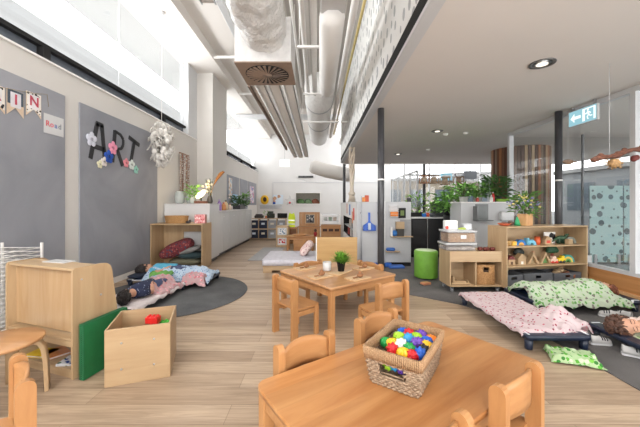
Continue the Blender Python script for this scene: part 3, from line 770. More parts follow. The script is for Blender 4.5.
for lx, ly, r, c, lb, pat in ((-.13,.1,.4,(228,230,236),'white and blue picture book lying in the bottom of the display shelf',dots('book_blue',(226,230,236),[(44,74,150),(36,110,60)],26,.35)),(-.065,.17,-.2,(60,140,60),'green picture book lying deepest in the display shelf corner',plain((70,140,62),.4)),(-.5,.1,.2,(222,184,50),'yellow picture book lying in the display shelf behind the stool leg',plain((226,188,50),.4)),(-.4,.14,-.3,(206,120,60),'orange picture book lying in the middle of the display shelf',plain((206,132,70),.4))):
    b = thing('picture_book', lb, 'book', shelfpt(lx,ly,.061), a+r, 'picture books in the display shelf')
    sc = .6 if lx > -.1 else 1
    MB().box(-.09*sc,-.065*sc,0,.09*sc,.065*sc,.003).box(-.09*sc,-.065*sc,.013,.09*sc,.065*sc,.016).box(-.09*sc,-.065*sc,.003,-.087*sc,.065*sc,.013).build('cover', pat, b)
    MB().box(-.086*sc,-.062*sc,.0032,.088*sc,.062*sc,.0128).build('pages', M['lam'], b)
pb_ = thing('paper_sheet', 'thin white sheets lying on top of the display shelf', 'paper', shelfpt(-.42,.17,.784), a+.1)
MB().box(-.11,-.05,0,.11,.05,.006).build('sheets', M['lam'], pb_)
# white wire drawer tower
t = thing('drying_rack', 'white wire paper drying rack by the wall at the left edge', 'rack', (-3.0,2.78,.0005))
wr = MB()
for k in range(20):
    z = .05+k*.04
    wr.tube([(-.19,-.25,z),(.21,-.25,z),(.21,.25,z),(-.19,.25,z)], .005, 5, closed=True)
wr.build('shelves', M['white'], t)
gr = MB()
for k in range(20):
    z = .05+k*.04
    for j in range(6): gr.tube([(-.19+.08*j,-.25,z),(-.19+.08*j,.25,z)], .0025, 4)
gr.build('wire_grid', M['white'], t)
for x in (-.19,.21):
    for y in (-.25,.25): MB().box(x-.009,y-.009,0,x+.009,y+.009,.86).build('post', M['white'], t)
# green folding mat
t = thing('foam_mat', 'dark green foam mat leaning between the display shelf and the birch box', 'mat', (-1.688,2.121,.0005), math.atan2(.375,.07))
fm = MB(); fm.box(0,-.038,0,.385,-.02,.395,.005).box(0,-.018,0,.385,0,.395,.005)
fm.build('foam_panels', M['green'], t)
rb = MB()
for k in range(26): rb.box(-.003, -.0395, .01+k*.0148, .003, .0015, .018+k*.0148).box(.0+k*.0145,-.0395,.392,.008+k*.0145,.0015,.398)
rb.build('ribbed_edge', plain((20,90,52), .7), t)
# open birch box
a3 = math.atan2(.337, .94)
t = thing('toy_box', 'open square birch toy box with bolt heads on the floor at left', 'box', (-1.45,2.035,.0005), a3)
S = .405
MB().box(0,0,0,S,.012,.39,.002).build('front_panel', M['birch_x'], t)
MB().box(0,S-.012,0,S,S,.39,.002).build('back_panel', M['birch_x'], t)
MB().box(0,.0125,0,.012,S-.0125,.39,.002).build('side_panel', M['birch_y'], t)
MB().box(S-.012,.0125,0,S,S-.0125,.39,.002).build('side_panel', M['birch_y'], t)
MB().box(.0125,.0125,.15,S-.0125,S-.0125,.165).build('base_panel', M['birch_x'], t)
for x in (.1,.3):
    for z in (.11,.29): MB().tube([(x,.0,z),(x,-.004,z)], .007, 12).build('bolt', M['steel'], t)
def boxpt(lx, ly, z): c, s = math.cos(a3), math.sin(a3); return (-1.45+c*lx-s*ly, 2.035+s*lx+c*ly, z+.0005)
def block(loc, rz, s, c, lb, g):
    b = thing('toy_block', lb, 'toy block', loc, rz, g)
    MB().box(-s,-s*.6,0,s,s*.6,s*1.0,.004).build('body', plain(c,.35), b)
    st = MB()
    for i in (-1,0,1):
        for j in (-1,1): st.lathe([(s*.2,0),(s*.2,s*.2)], 10, (i*s*.62, j*s*.3, s*1.0))
    st.build('studs', plain(c,.35), b)
for i,(lx,ly,z,s,c,lb) in enumerate(((.2,.30,.166,.05,(214,40,40),'red toy block lowest in the birch box'),(.24,.30,.227,.05,(222,44,44),'red toy block in the middle of the birch box'),(.33,.34,.166,.05,(70,160,60),'green toy block lowest in the birch box'),(.335,.345,.228,.05,(80,180,66),'green toy block on top at the right of the birch box'),(.24,.335,.288,.05,(226,48,44),'red toy block on top of the pile in the birch box'),(.2,.2,.166,.05,(226,188,60),'yellow toy block in the birch box'),(.1,.3,.166,.045,(225,222,216),'white toy block at the left of the birch box'))):
    block(boxpt(lx,ly,z), a3+i*.7, s, c, lb, 'toy blocks in the birch box')

# ---- round mat, cubby bench, white cabinets
tag(MB().lathe([(1.0,.0005),(1.005,.006),(1.0,.012),(0,.012)], 96, (-2.02,4.2,0)).build('round_rug', M['mat']), 'large round charcoal grey rug on the left', 'rug')
t = thing('cube_shelf', 'open birch cube bench with cushions inside against the left wall', 'shelf', (-3.19,5.7,.0005))
MB().box(0,0,.85,.99,.5,.872,.003).build('top_board', M['birch_x'], t)
MB().box(0,0,0,.02,.5,.8495,.003).build('side_panel', M['birch_z'], t)
MB().box(.97,0,0,.99,.5,.8495,.003).build('side_panel', M['birch_z'], t)
MB().box(.0205,.02,.03,.9695,.49,.05).build('bottom_board', M['birch_x'], t)
MB().box(.0205,.482,.05,.42,.5,.8495).box(.85,.482,.05,.9695,.5,.8495).box(.42,.482,.68,.85,.5,.8495).build('back_panel', M['birch_z'], t)
def cushion(name, lb, loc, rz, sx, sy, sz, mt, tilt=0, cat='cushion', g=None, tx=0):
    m = MB()
    def f(u, v):
        a_ = 2*PI*u; b_ = PI*(v-.5)
        sg = lambda q, p: math.copysign(abs(q)**p, q)
        return (sx*sg(math.cos(b_),.45)*sg(math.cos(a_),.45), sy*sg(math.cos(b_),.45)*sg(math.sin(a_),.45), sz*math.sin(b_)*(1+.15*math.sin(3*a_))+sz)
    m.grid(40, 16, f, M=R(tilt,'Y')@R(tx,'X'))
    zmin = min(v.z for v in m.v)
    m = moved(m, T(0,0,-zmin))
    return tag(m.build(name, mt, None, loc, rz), lb, cat, g)
cushion('cushion','olive green flat cushion at the bottom of the cube bench',(-2.62,5.95,.052),.1,.3,.17,.06,plain((106,104,84),.9),cat='cushion')
cushion('cushion','dark teal cushion in the middle of the cushion pile',(-2.5,5.95,.174),.1,.24,.17,.06,plain((44,62,66),.9))
cushion('cushion','grey cushion leaning on the cushion pile',(-2.52,5.93,.26),.1,.22,.16,.05,plain((132,130,128),.9),-.25)
cushion('cushion','dark red patterned cushion on top of the cushion pile',(-2.72,5.9,.17),.1,.33,.17,.12,dots('red_pattern',(112,44,50),[(150,84,78),(78,30,40),(60,60,80)],24,.4),-.42)
t = thing('woven_tray', 'shallow woven tan basket on top of the cube bench', 'basket', (-2.77,5.88,.873))
tb = MB()
for k in range(7): 
    z = .012+k*.021; q = 1+.016*k
    tb.tube([(.2*q*math.cos(2*PI*i/36), .13*q*math.sin(2*PI*i/36), z) for i in range(36)], .012, 6, closed=True)
tb.build('woven_sides', weavemat('tan_weave',(150,108,66),(196,152,98)), t)
MB().lathe([(.19,.002),(.19,.01)],32,M=Matrix.Diagonal((1,.65,1,1))).build('base', M['oak'], t)
t = thing('picture_box', 'small pink printed box standing on the cube bench', 'box', (-2.31,5.9,.873), .1)
MB().box(-.10,-.05,0,.10,.05,.17,.003).build('carton', dots('pink_print',(222,150,150),[(196,90,96),(240,226,220)],28,.4), t)
MB().box(.1002,-.05,0,.104,.05,.17).build('spine', plain((168,92,76),.5), t)
tag(MB().ell((0,0,.025),.05,.04,.025,12).ell((.03,0,.05),.02,.02,.02,10).build('small_toy', plain((64,60,60),.5), None, (-2.53,5.85,.873)), 'small dark toy between the woven tray and pink box', 'toy')
# tall white end cabinet
t = thing('tall_cabinet', 'tall plain white end cabinet behind the cube bench', 'cabinet', (-3.2,6.25,.0005))
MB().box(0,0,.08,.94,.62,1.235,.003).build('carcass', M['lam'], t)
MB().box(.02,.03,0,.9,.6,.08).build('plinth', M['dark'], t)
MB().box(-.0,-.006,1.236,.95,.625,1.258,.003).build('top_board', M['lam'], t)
# row of white cabinets
for i, lb in enumerate(('nearest white two-door cabinet in the row along the left','second white two-door cabinet in the row along the left','third white two-door cabinet in the row along the left','farthest white two-door cabinet in the row along the left')):
    y = 6.89+i*.885
    t = thing('storage_cabinet', lb, 'cabinet', (-3.2,y,.0005), 0, 'white cabinets along the left wall')
    MB().box(.42,0,.09,.88,.875,1.055).build('carcass', plain((130,130,132),.5), t)
    MB().box(.42,0.01,0,.82,.87,.09).build('plinth', M['dark'], t)
    for j in (0,1):
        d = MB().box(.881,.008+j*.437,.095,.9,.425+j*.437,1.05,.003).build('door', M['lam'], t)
        MB().box(.9,(.39 if j==0 else .452)-.004+(0),.93,.912,(.42 if j==0 else .482)-.004,.945,.002).build('handle', M['trim'], d)
tag(MB().prism([(-3.2,6.885),(-2.27,6.885),(-2.27,10.44),(-3.2,10.44),(-3.2,9.22),(-2.78,9.22),(-2.78,7.96),(-3.2,7.96)],1.0575,1.09).build('worktop', plain((196,194,192),.35)), 'pale continuous worktop over the row of white cabinets', 'worktop')
# things on the tall cabinet
ZT = 1.2595
def vase(x, y, z, prof, mt, lb, name='glass_vase', cat='vase', n=24):
    return tag(MB().lathe(prof, n, (x,y,z)).build(name, mt), lb, cat)
GL = clearplastic('vase_glass', (200,206,204), .5)
vase(-3.02,6.55,ZT,[(.06,0),(.1,.03),(.11,.16),(.08,.26),(.075,.27),(.07,.26),(.1,.16),(.09,.035),(0,.02)],GL,'wide clear glass vase at the left on the tall cabinet')
vase(-2.82,6.6,ZT,[(.05,0),(.075,.03),(.08,.14),(.06,.22),(.055,.22),(.07,.14),(.065,.035),(0,.02)],GL,'smaller clear glass vase next to the potted plant')
t = thing('potted_plant', 'small spiky plant in a glass jar on the tall cabinet below the wall hanging', 'plant', (-2.7,6.45,ZT))
MB().lathe([(.05,0),(.06,.02),(.06,.12),(.05,.14),(.046,.14),(.055,.12),(.05,.02),(0,.01)],20).build('jar', GL, t)
leafy(MB(),80,.1,.3,.03,.14,(0,0,.06),.6,4,.02).build('foliage', LEAF[1], t)
t = thing('table_lamp', 'glowing oval lamp on a dark wooden stand on the tall cabinet', 'lamp', (-2.5,6.42,ZT))
MB().box(-.13,-.06,0,.12,.06,.055,.006).build('base', plain((104,62,44),.5), t)
MB().box(-.01,-.01,.055,.01,.01,.12).build('stem', M['black'], t)
MB().lathe([(0,-.012),(.125,-.012),(.13,0),(.125,.012),(0,.012)],32,M=T(-.01,0,.2)@R(-.62,'Y')@R(.75,'X')@Matrix.Diagonal((1,.8,1,1))).build('glowing_shade', emit('warm_lamp',(255,226,180),3.2), t)
t = thing('flower_vase', 'dark vase of cream flowers and an orange pampas plume on the tall cabinet', 'flowers', (-2.4,6.66,ZT))
MB().lathe([(.05,0),(.065,.05),(.05,.13),(.035,.16),(.04,.17)],20).build('vase', plain((70,66,62),.4), t)
fl = MB(); rnd = random.Random(9)
for k in range(14):
    a_ = rnd.uniform(0,2*PI); q = .13*rnd.random()**.5
    fl.ell((q*math.cos(a_)-.03,q*math.sin(a_)*.7,.28+rnd.uniform(-.05,.3)*(.15/(q+.12))), .035,.035,.03,8)
fl.build('flowers', plain((236,222,196),.8), t)
stems(MB(),12,.13,.42,.004,(0,0,.15),3).build('stems', STEM, t)
MB().tube([(0,0,.15),(.08,0,.4),(.16,0,.55),(.24,0,.66),(.30,0,.70),(.33,0,.70)],[.004,.006,.03,.04,.028,.005],10).build('pampas_plume', fuzzy('pampas',(140,88,46),(176,120,70),80,.6), t)
# on the worktop
ZW = 1.091
def bottle(x,y,z,r,h,c,lb,cap=None,cat='bottle',name='bottle'):
    t = thing(name, lb, cat, (x,y,z))
    MB().lathe([(r*.9,0),(r,.01),(r,h*.62),(r*.5,h*.8),(r*.4,h*.86)],16).build('body', plain(c,.35), t)
    MB().lathe([(r*.42,h*.862),(r*.42,h)],14).build('cap', plain(cap or (235,235,235),.4), t)
    return t
bottle(-2.40,7.3,ZW,.055,.27,(150,118,176),'purple bottle at the near end of the white worktop',(190,170,206))
bottle(-2.42,7.7,ZW,.06,.2,(206,140,86),'orange jar on the white worktop beside the purple bottle',(190,80,70),'jar','jar')
bottle(-2.46,8.0,ZW,.06,.26,(214,190,150),'pale jar on the white worktop behind the orange jar',(80,80,80),'jar','jar')
bottle(-2.55,8.25,ZW,.06,.22,(96,150,176),'teal bottle midway along the white worktop',(230,230,230))
bottle(-2.5,8.5,ZW,.05,.16,(226,206,190),'small cream pot midway along the white worktop',(200,130,120),'jar','jar')
t = thing('potted_plant', 'low dark green plant in a trough on the white worktop', 'plant', (-2.5,9.55,ZW))
MB().box(-.11,-.35,0,.11,.35,.12,.01).build('trough', M['dark'], t)
leafy(MB(),200,.27,.32,.09,.13,(0,0,.08),.4,8,.02).build('foliage', LEAF[2], t)
t = thing('potted_plant', 'light green leafy sprig at the far end of the white worktop', 'plant', (-2.45,10.27,ZW))
MB().lathe([(.05,0),(.06,.12)],16).build('pot', M['trim'], t)
leafy(MB(),50,.13,.42,.09,.14,(0,0,.1),.4,18,.02).build('foliage', LEAF[1], t)
tag(MB().box(WX+.021,10.75,1.45,WX+.03,11.15,2.2).build('poster', dots('tan_poster',(226,216,206),[(196,160,130),(170,190,206)],7,.5)), 'tan collage poster pinned on the first pinboard beyond the column', 'poster')
tag(MB().box(WX+.021,11.2,1.3,WX+.03,11.9,1.62).build('poster', plain((150,186,212),.7)), 'light blue paper pinned low on the first pinboard beyond the column', 'poster')
tag(MB().box(WX+.021,14.1,1.3,WX+.03,14.9,2.1).build('poster', dots('floral_poster',(214,206,214),[(196,120,140),(120,140,180)],6,.5)), 'floral picture poster pinned on the farthest pinboard', 'poster')
for i,z in enumerate((1.5,1.85,2.2)):
    tag(MB().box(-3.05,9.201,z,-2.88,9.206,z+.28).build('notice_sheet', M['lam']), ('lowest','middle','topmost')[i]+' white notice sheet on the far side of the white column', 'notice')

# ---- far play corner
t = thing('cubby_shelf', 'low birch cubby shelf with fabric bins at the far left', 'shelf', (-2.43,10.6,.0005))
cb = MB()
for k in range(5): cb.box(k*.322-.009,0,.04,k*.322+.009,.36,.74)
cb.build('uprights', M['birch_z'], t)
for z in (.03,.375,.735): MB().box(-.012,-.003,z-.01,1.3,.36,z+.01).build('shelf_board', M['birch_x'], t)
for i,cc in enumerate(('first','second','third','fourth')):
    for j,rr in enumerate(('lower','upper')):
        col = (38,46,66) if i < 2 else (150,152,156)
        b = thing('storage_bin', '%s fabric bin in the %s row, %s column of the birch cubby shelf' % ('navy' if i<2 else 'grey', rr, cc), 'storage bin', (-2.43+.322*i+.161,10.62,.0415+(.345 if j else 0)), 0, 'fabric bins in the cubby shelf')
        m = MB().box(-.14,0,0,.14,.006,.27).box(-.14,.294,0,.14,.3,.27).box(-.14,.006,0,-.134,.294,.27).box(.134,.006,0,.14,.294,.27).box(-.134,.006,0,.134,.294,.006)
        m.build('bin_body', plain(col,.9), b)
        MB().box(-.06,-.003,.13,.06,-.0005,.2).build('label_card', plain((214,206,190) if (i+j)%2 else (206,214,226),.7), b)
for x,w,h,c,lb in ((-2.12,.3,.14,(66,60,58),'dark folded cloth on the left of the cubby shelf'),(-1.7,.26,.24,(52,56,50),'dark toy crate on the middle of the cubby shelf')):
    tag(MB().box(-w/2,-.12,0,w/2,.12,h*.7,.02).box(-w/2+.03,-.09,h*.72,w/2-.04,.08,h,.015).build('toy_stack', plain(c,.8), None, (x,10.8,.747)), lb, 'toys')
t = thing('potted_plant', 'small green plant standing on the birch cubby shelf', 'plant', (-1.85,10.72,.747))
MB().lathe([(.04,0),(.05,.08)],14).build('pot', plain((206,120,70),.6), t); leafy(MB(),40,.09,.2,.04,.07,(0,0,.06),.4,2).build('foliage', LEAF[3], t)
t = thing('play_screen', 'small black box on legs at the right end of the cubby shelf', 'box', (-1.28,10.8,.747))
MB().box(-.17,-.1,0,.17,.1,.17,.01).build('body', M['black'], t)
t = thing('wall_shelf', 'grey floating shelf on the far wall above the cubbies', 'shelf', (-2.5,BY-.27,1.0))
MB().box(-.58,0,.18,.58,.26,.22,.004).build('board', M['trim'], t); MB().box(-.58,.2,0,.58,.26,.18).build('rail', M['steel'], t)
t = thing('soft_toy', 'round yellow and black soft toy on the grey floating shelf', 'toy', (-2.82,BY-.14,1.221))
MB().ell((0,0,.25),.22,.1,.25,14).build('body', plain((226,178,40),.8), t); MB().ell((.02,-.08,.27),.1,.05,.13,12).build('face', plain((60,40,30),.8), t)
tag(MB().box(-2.42,BY-.02,1.24,-1.86,BY-.002,1.74).build('poster', dots('blue_poster',(214,226,238),[(40,80,160),(196,150,120)],4.5,.45)), 'blue and white picture poster on the far wall', 'poster')
t = thing('wall_decoration', 'white star shaped decoration with a red dot on the far wall', 'decoration', (-1.5,BY-.03,1.42))
MB().prism([((.3 if k%2==0 else .14)*math.sin(PI*k/5),(.3 if k%2==0 else .14)*math.cos(PI*k/5)) for k in range(10)],0,.02,'y').build('star', M['lam'], t)
MB().lathe([(.06,0),(.06,.006)],16,M=T(0,-.001,-.1)@R(PI/2,'X')).build('dot', plain((200,50,60),.6), t)
# play kitchen
t = thing('play_kitchen', 'tall wooden play kitchen with a framed photo panel, at the far end', 'play kitchen', (-.62,9.6,.0005))
MB().box(0,0,0,.68,.4,.5,.004).build('base_unit', M['beech_x'], t); MB().box(0,.3,.5,.68,.4,.98,.004).build('back_board', M['beech_z'], t)
MB().box(-.04,-.02,.5,.72,.3,.525,.004).build('counter', M['beech_x'], t)
MB().box(.02,-.012,.06,.32,-.001,.46,.003).build('door', M['beech_z'], t); MB().box(.36,-.012,.06,.66,-.001,.46,.003).build('door', M['beech_z'], t)
MB().box(.05,.285,.6,.07,.3,.92).box(.2,.28,.6,.52,.3,.92,.003).box(.6,.285,.6,.62,.3,.92).build('frame', M['birch_z'], t)
MB().box(.23,.276,.63,.49,.28,.89).build('photo', dots('photo_bw',(96,96,100),[(30,30,34),(200,196,190)],14,.4), t)
t = thing('play_cupboard', 'low orange wooden play cupboard with dark slots, right of the play kitchen', 'play kitchen', (.1,9.5,.0005))
MB().box(0,0,0,.62,.4,.56,.004).build('carcass', M['beech_x'], t); MB().box(-.01,-.015,.56,.63,.41,.585,.004).build('top', M['beech_x'], t)
for k in range(3): MB().box(.05+k*.19,-.006,.38,.19+k*.19,-.0005,.46).build('slot', plain((70,40,30),.6), t)
t = thing('wire_rack', 'white rack of small pots above the orange play cupboard', 'rack', (.1,9.7,.5865))
for x in (0,.58): MB().box(x,0,0,x+.02,.2,.34).build('upright', M['white'], t)
for z in (.1,.32): MB().box(.02,0,z,.58,.2,z+.015).build('shelf_board', M['steel'], t)
for i,(x,c,lb) in enumerate(((.24,(196,200,196),'pale pot'),(.4,(150,170,150),'sage pot'),(.55,(206,190,176),'cream pot'))):
    tag(MB().lathe([(.05,0),(.06,.1),(.05,.12)],14,(x,9.8,.703)).build('play_pot', plain(c,.5)), lb+' on the white rack above the orange play cupboard', 'pot')
t = thing('safety_vest', 'lime yellow safety vest hanging left of the play kitchen', 'vest', (-.83,9.5,.52))
MB().prism([(-.1,0),(.1,0),(.11,.3),(.07,.46),(.03,.42),(-.03,.42),(-.07,.46),(-.11,.3)],-.04,.04,'y').build('vest_body', plain((206,224,50),.7), t)
for z in (.08,.2): MB().box(-.106,-.043,z,.106,-.0405,z+.03).build('reflective_band', M['steel'], t)
t = thing('dress_up_stand', 'low wooden bench unit under the lime safety vest', 'shelf', (-1.1,9.45,.0005))
MB().box(0,0,0,.44,.35,.51,.004).build('carcass', M['beech_x'], t); MB().box(.03,-.004,.08,.41,-.0005,.24).box(.03,-.004,.28,.41,-.0005,.46).build('shelf_opening', plain((120,76,46),.6), t)
t = thing('picture_cabinet', 'narrow birch cabinet with two framed pictures at the far end of the aisle', 'cabinet', (-1.22,8.7,.0005))
MB().box(0,0,0,.36,.4,.61,.004).build('carcass', M['birch_z'], t)
for z,c,nm in ((.06,(196,50,60),'red'),(.35,(120,140,160),'blue')):
    f = MB().box(.05,-.012,z,.31,-.0005,z+.21,.002).build('picture_frame', M['lam'], t)
    MB().box(.09,-.015,z+.03,.27,-.0125,z+.18).build('picture', dots('pic_'+nm,(225,225,225),[c],22,.5), f)
table('play_table', 'small wooden play table at the far end behind the low daybed', (-.48,8.2,.0005), 0, .74, .42, .39, M['beech_x'], r=.02, leg=.05)
t = thing('toy_tray', 'wooden tray lying on the far play table', 'tray', (-.5,8.17,.391))
MB().lathe([(.0,.0),(.17,0),(.2,.035),(.19,.035),(.165,.012),(0,.012)],28).build('bowl', M['oak'], t)
t = thing('toy_chest', 'small wooden drawer stool under the far play table', 'stool', (-.49,7.95,.0005))
MB().box(-.16,0,0,.16,.2,.3,.004).build('body', M['beech_z'], t); MB().box(-.13,-.012,.04,.13,-.0005,.26,.003).build('drawer', M['beech_x'], t)
t = thing('doll', 'doll in a dark red top sitting on the far play table', 'doll', (-.07,8.02,.391))
MB().ell((0,0,.06),.05,.04,.07,10).build('body', plain((150,40,44),.8), t); MB().ell((0,0,.15),.04,.04,.045,10).build('head', plain((84,52,40),.7), t)
tag(MB().box(-1.55,6.62,.0005,-.95,8.55,.012).build('floor_mat', plain((168,168,170),.9)), 'pale grey mat on the floor beyond the daybed', 'mat')
# daybed
t = thing('daybed', 'low birch daybed with a pale lilac mattress', 'bed', (-1.0,5.45,.0005))
MB().box(0,0,.04,.96,1.02,.13,.004).box(0,0,0,.16,1.02,.04).box(.6,0,0,.96,1.02,.04).build('base', M['birch_x'], t)
MB().prism(rrect(-.02,-.02,.955,1.03,.06),.131,.235,smooth=True).build('mattress', plain((206,204,212),.9), t, sub=0)
t = thing('room_divider', 'plain birch panel standing at the head of the daybed', 'divider', (-.02,5.5,.0005))
MB().box(0,0,.03,.74,.03,.64,.004).build('panel', wood('birch_gold',(190,150,96),(206,168,114),'x',.35), t)
MB().box(-.02,-.01,0,-.0005,.04,.64).build('edge_post', M['white'], t)
for x in (.05,.6): MB().box(x,-.05,0,x+.06,.1,.029).build('foot', M['birch_x'], t)
pinkfl = dots('pink_floral',(228,206,200),[(206,160,156),(190,150,150)],26,.4)
cushion('pillow','pale pink floral pillow propped at the head of the daybed',(-.17,5.95,.236),PI/2,.17,.17,.075,pinkfl,.0,'pillow',tx=-.85)

# ---- table setting on the square table
BOARD = wood('pale_board',(196,160,118),(218,186,146),'x')
def boardset(x, y, r, lb1, lb2, kind):
    b = thing('serving_board', lb1, 'board', (x,y,.4508), r, 'wooden boards on the square table')
    MB().prism(rrect(-.125,-.085,.125,.085,.012),0,.01).build('board', BOARD, b)
    q = thing('clay_animal', lb2, 'clay figure', (x+.02,y,.4612), r, 'clay figures on the square table')
    cl = plain((150,104,70),.8)
    MB().ell((0,0,.025),.04,.03,.024,12).build('body', cl, q)
    MB().ell((.0,0,.052),.02,.018,.016,10).build('head', cl, q)
    MB().tube([(-.04,0,.008),(-.09,.01,.006)],.008,6).build('tail', cl, q)
boardset(-.165,3.72,A2,'wooden board at the far left of the square table','brown clay figure on the far left board','a')
boardset(.02,3.30,A2,'wooden board at the near left of the square table','brown clay figure on the near left board','b')
boardset(.43,3.22,A2,'wooden board at the near right of the square table','brown clay figure on the near right board','c')
boardset(.56,3.72,A2,'wooden board at the far right of the square table','brown clay figure on the far right board','d')
b = thing('serving_board', 'wooden board under the potted grass at the middle of the square table', 'board', (.262,3.51,.4508), A2+.3, 'wooden boards on the square table')
MB().prism(rrect(-.16,-.08,.16,.08,.012),0,.01).build('board', BOARD, b)
t = thing('potted_grass', 'bright green bushy plant in a black pot on the square table', 'plant', (.272,3.53,.4612))
MB().lathe([(.036,0),(.05,.1),(.053,.1),(.053,.11),(.046,.11),(.044,.095),(0,.092)],24).build('pot', M['black'], t)
g = MB(); rnd = random.Random(4)
for k in range(420):
    a_ = rnd.uniform(0,2*PI); e = rnd.uniform(.1,1.5); l = rnd.uniform(.085,.18)
    d = Vector((math.cos(a_)*math.cos(e),math.sin(a_)*math.cos(e),math.sin(e))); b0 = Vector((rnd.uniform(-.03,.03),rnd.uniform(-.03,.03),.1)); s_ = Vector((-d.y,d.x,0)).normalized()*.006
    m_ = b0+d*l*.6; e_ = b0+d*l-Vector((0,0,l*.12))
    g.add([b0-s_*.5,b0+s_*.5,m_+s_,e_,m_-s_],[(0,1,2,3,4)])
g.build('foliage', plain((108,158,52),.6,var=.3,scale=40), t)
t = thing('ceramic_cup', 'white ceramic cup with a small pebble on the square table', 'cup', (.108,3.6,.4508))
MB().lathe([(.04,0),(.05,.01),(.052,.105),(.048,.105),(.046,.015),(0,.012)],24).build('cup', M['lam'], t)
MB().ell((0,0,.06),.035,.035,.05,10).build('filling', plain((206,190,170),.8), t)

# ---- woven basket on the foreground table
BR = -35*PI/180
t = thing('woven_basket', 'woven seagrass basket of colourful blocks on the foreground table', 'basket', (.417,1.425,.4505), BR)
def loop(z, ph, amp, n=88, rr=.016):
    q = z/.155; hx = .107+.021*q; hy = .164+.029*q
    pts = rrect(-hx,-hy,hx,hy,rr,4)
    # resample
    segs = []; tot = 0
    for i in range(len(pts)):
        a_, b_ = Vector(pts[i]), Vector(pts[(i+1)%len(pts)]); segs.append((a_, b_, (b_-a_).length)); tot += (b_-a_).length
    out = []
    for k in range(n):
        d = tot*k/n; i = 0
        while d > segs[i][2] and i < len(segs)-1: d -= segs[i][2]; i += 1
        p = segs[i][0].lerp(segs[i][1], d/max(segs[i][2],1e-9)); c = p.normalized()
        p = p + c*amp*(1 if (k+ph) % 2 else -1)
        out.append(Vector((p.x, p.y, z)))
    return out
hole = lambda p: abs(p.x) < .05 and p.y < 0 and .06 < p.z < .108
wv = MB()
for k in range(11):
    z = .007+k*.0107
    pts = loop(z, k, .0038)
    run = []
    st_ = next((i for i in range(len(pts)) if hole(pts[i])), None)
    if st_ is None: wv.tube(pts, .0062, 6, closed=True)
    else:
        o_ = pts[st_:]+pts[:st_]; run = [p for p in o_ if not hole(p)]
        wv.tube(run, .0062, 6)
SG = weavemat('seagrass',(122,98,76),(180,156,130),70)
wv.build('woven_sides', SG, t)
MB().box(-.098,-.153,.001,.098,.153,.008).build('base', SG, t)
rm = MB()
lo = loop(.118, 0, .0, 150); hi = loop(.165, 0, .0, 150)
for k in range(150):
    a_, b_ = lo[k], hi[k]; o_ = Vector((a_.x,a_.y,0)).normalized()*.004
    rm.tube([a_+o_, (a_+b_)/2+o_*1.6, b_+o_*.6, b_-o_*1.4+Vector((0,0,.003)), (a_+b_)/2-o_*2.0, a_-o_*1.6], .0042, 5)
rm.build('wrapped_rim', weavemat('seagrass_rim',(148,112,80),(184,150,112),120), t)
hr = [Vector((x,-.1425-.0165-.008,z)) for x,z in ((-.05,.062),(.05,.062),(.05,.112),(-.05,.112))]
MB().tube(hr,.004,6,closed=True).build('handle_hole_edge', SG, t)
cols = {'red':(206,34,40),'blue':(34,92,190),'green':(34,150,72),'yellow':(240,190,40),'orange':(244,134,36),'purple':(104,64,168),'lime green':(156,200,48),'white':(230,228,224),'black':(30,30,36),'sky blue':(52,150,206)}
pcs = [('blue',-.06,.13,1,'in the far left corner'),('purple',.03,.15,1,'at the back edge'),('red',-.02,.11,1,'near the back, behind the sky blue one'),('lime green',.02,.10,1,'near the back, in front of the purple one'),('lime green',-.05,.05,1,'left of the sky blue one'),('sky blue',-.005,.055,1,'in the middle of the heap'),
 ('purple',.045,.03,1,'right of the sky blue one'),('blue',.075,.085,1,'at the right edge toward the back'),('orange',.085,.125,1,'in the far right corner'),('yellow',.085,.04,1,'at the right edge, middle'),('orange',.055,-.02,0,'right of centre, lower layer'),('black',.09,-.015,1,'at the right edge toward the front'),
 ('green',-.085,-.03,1,'at the left edge toward the front'),('yellow',-.055,-.035,1,'beside the left green one'),('purple',-.03,-.045,0,'lower layer near the left front'),('white',-.012,-.03,1,'front and centre'),('green',.03,-.04,1,'right of the white one'),('green',-.08,.06,0,'lower layer at the left edge'),
 ('red',-.03,-.09,1,'at the front edge, left part'),('yellow',.02,-.095,1,'at the front edge, middle'),('red',.055,-.085,1,'at the front edge, right part'),('blue',.085,-.06,1,'in the front right corner'),('black',.07,-.11,0,'lowest in the front right corner'),('white',.055,-.055,0,'lower layer behind the front red one'),
 ('lime green',-.035,-.128,-1,'left of those showing through the handle hole'),('sky blue',-.005,-.128,-1,'middle of those showing through the handle hole'),('purple',.027,-.128,-1,'right of those showing through the handle hole')]
pc = {}
rnd = random.Random(21)
def gear(d):  # nubby ball
    a_ = math.atan2(d[1],d[0]); return 1+.12*(1 if math.cos(a_*9) > 0 else -1)*(1-abs(d[2]))**.3 + .05*math.cos(d[2]*18)
for cn,lx,ly,lay,lb in pcs:
    z = {1:.128,0:.098,-1:.083}[lay]+rnd.uniform(-.004,.004)
    if lay == 1: z += .012*(1-(lx/.12)**2-(ly/.18)**2)
    c_, s_ = math.cos(BR), math.sin(BR)
    rr = .028 if lay >= 0 else .023
    m = MB().ell((0,0,0), rr, rr, rr*.86, 36, M=R(rnd.uniform(0,3),'X')@R(rnd.uniform(0,3),'Z'), fn=gear)
    o = m.build('bristle_block', plain(cols[cn],.35,var=.02), None, (.417+c_*lx-s_*ly, 1.425+s_*lx+c_*ly, .4505+z))
    tag(o, '%s nubby block in the basket, %s' % (cn, lb), 'toy block', 'nubby toy blocks in the woven basket')

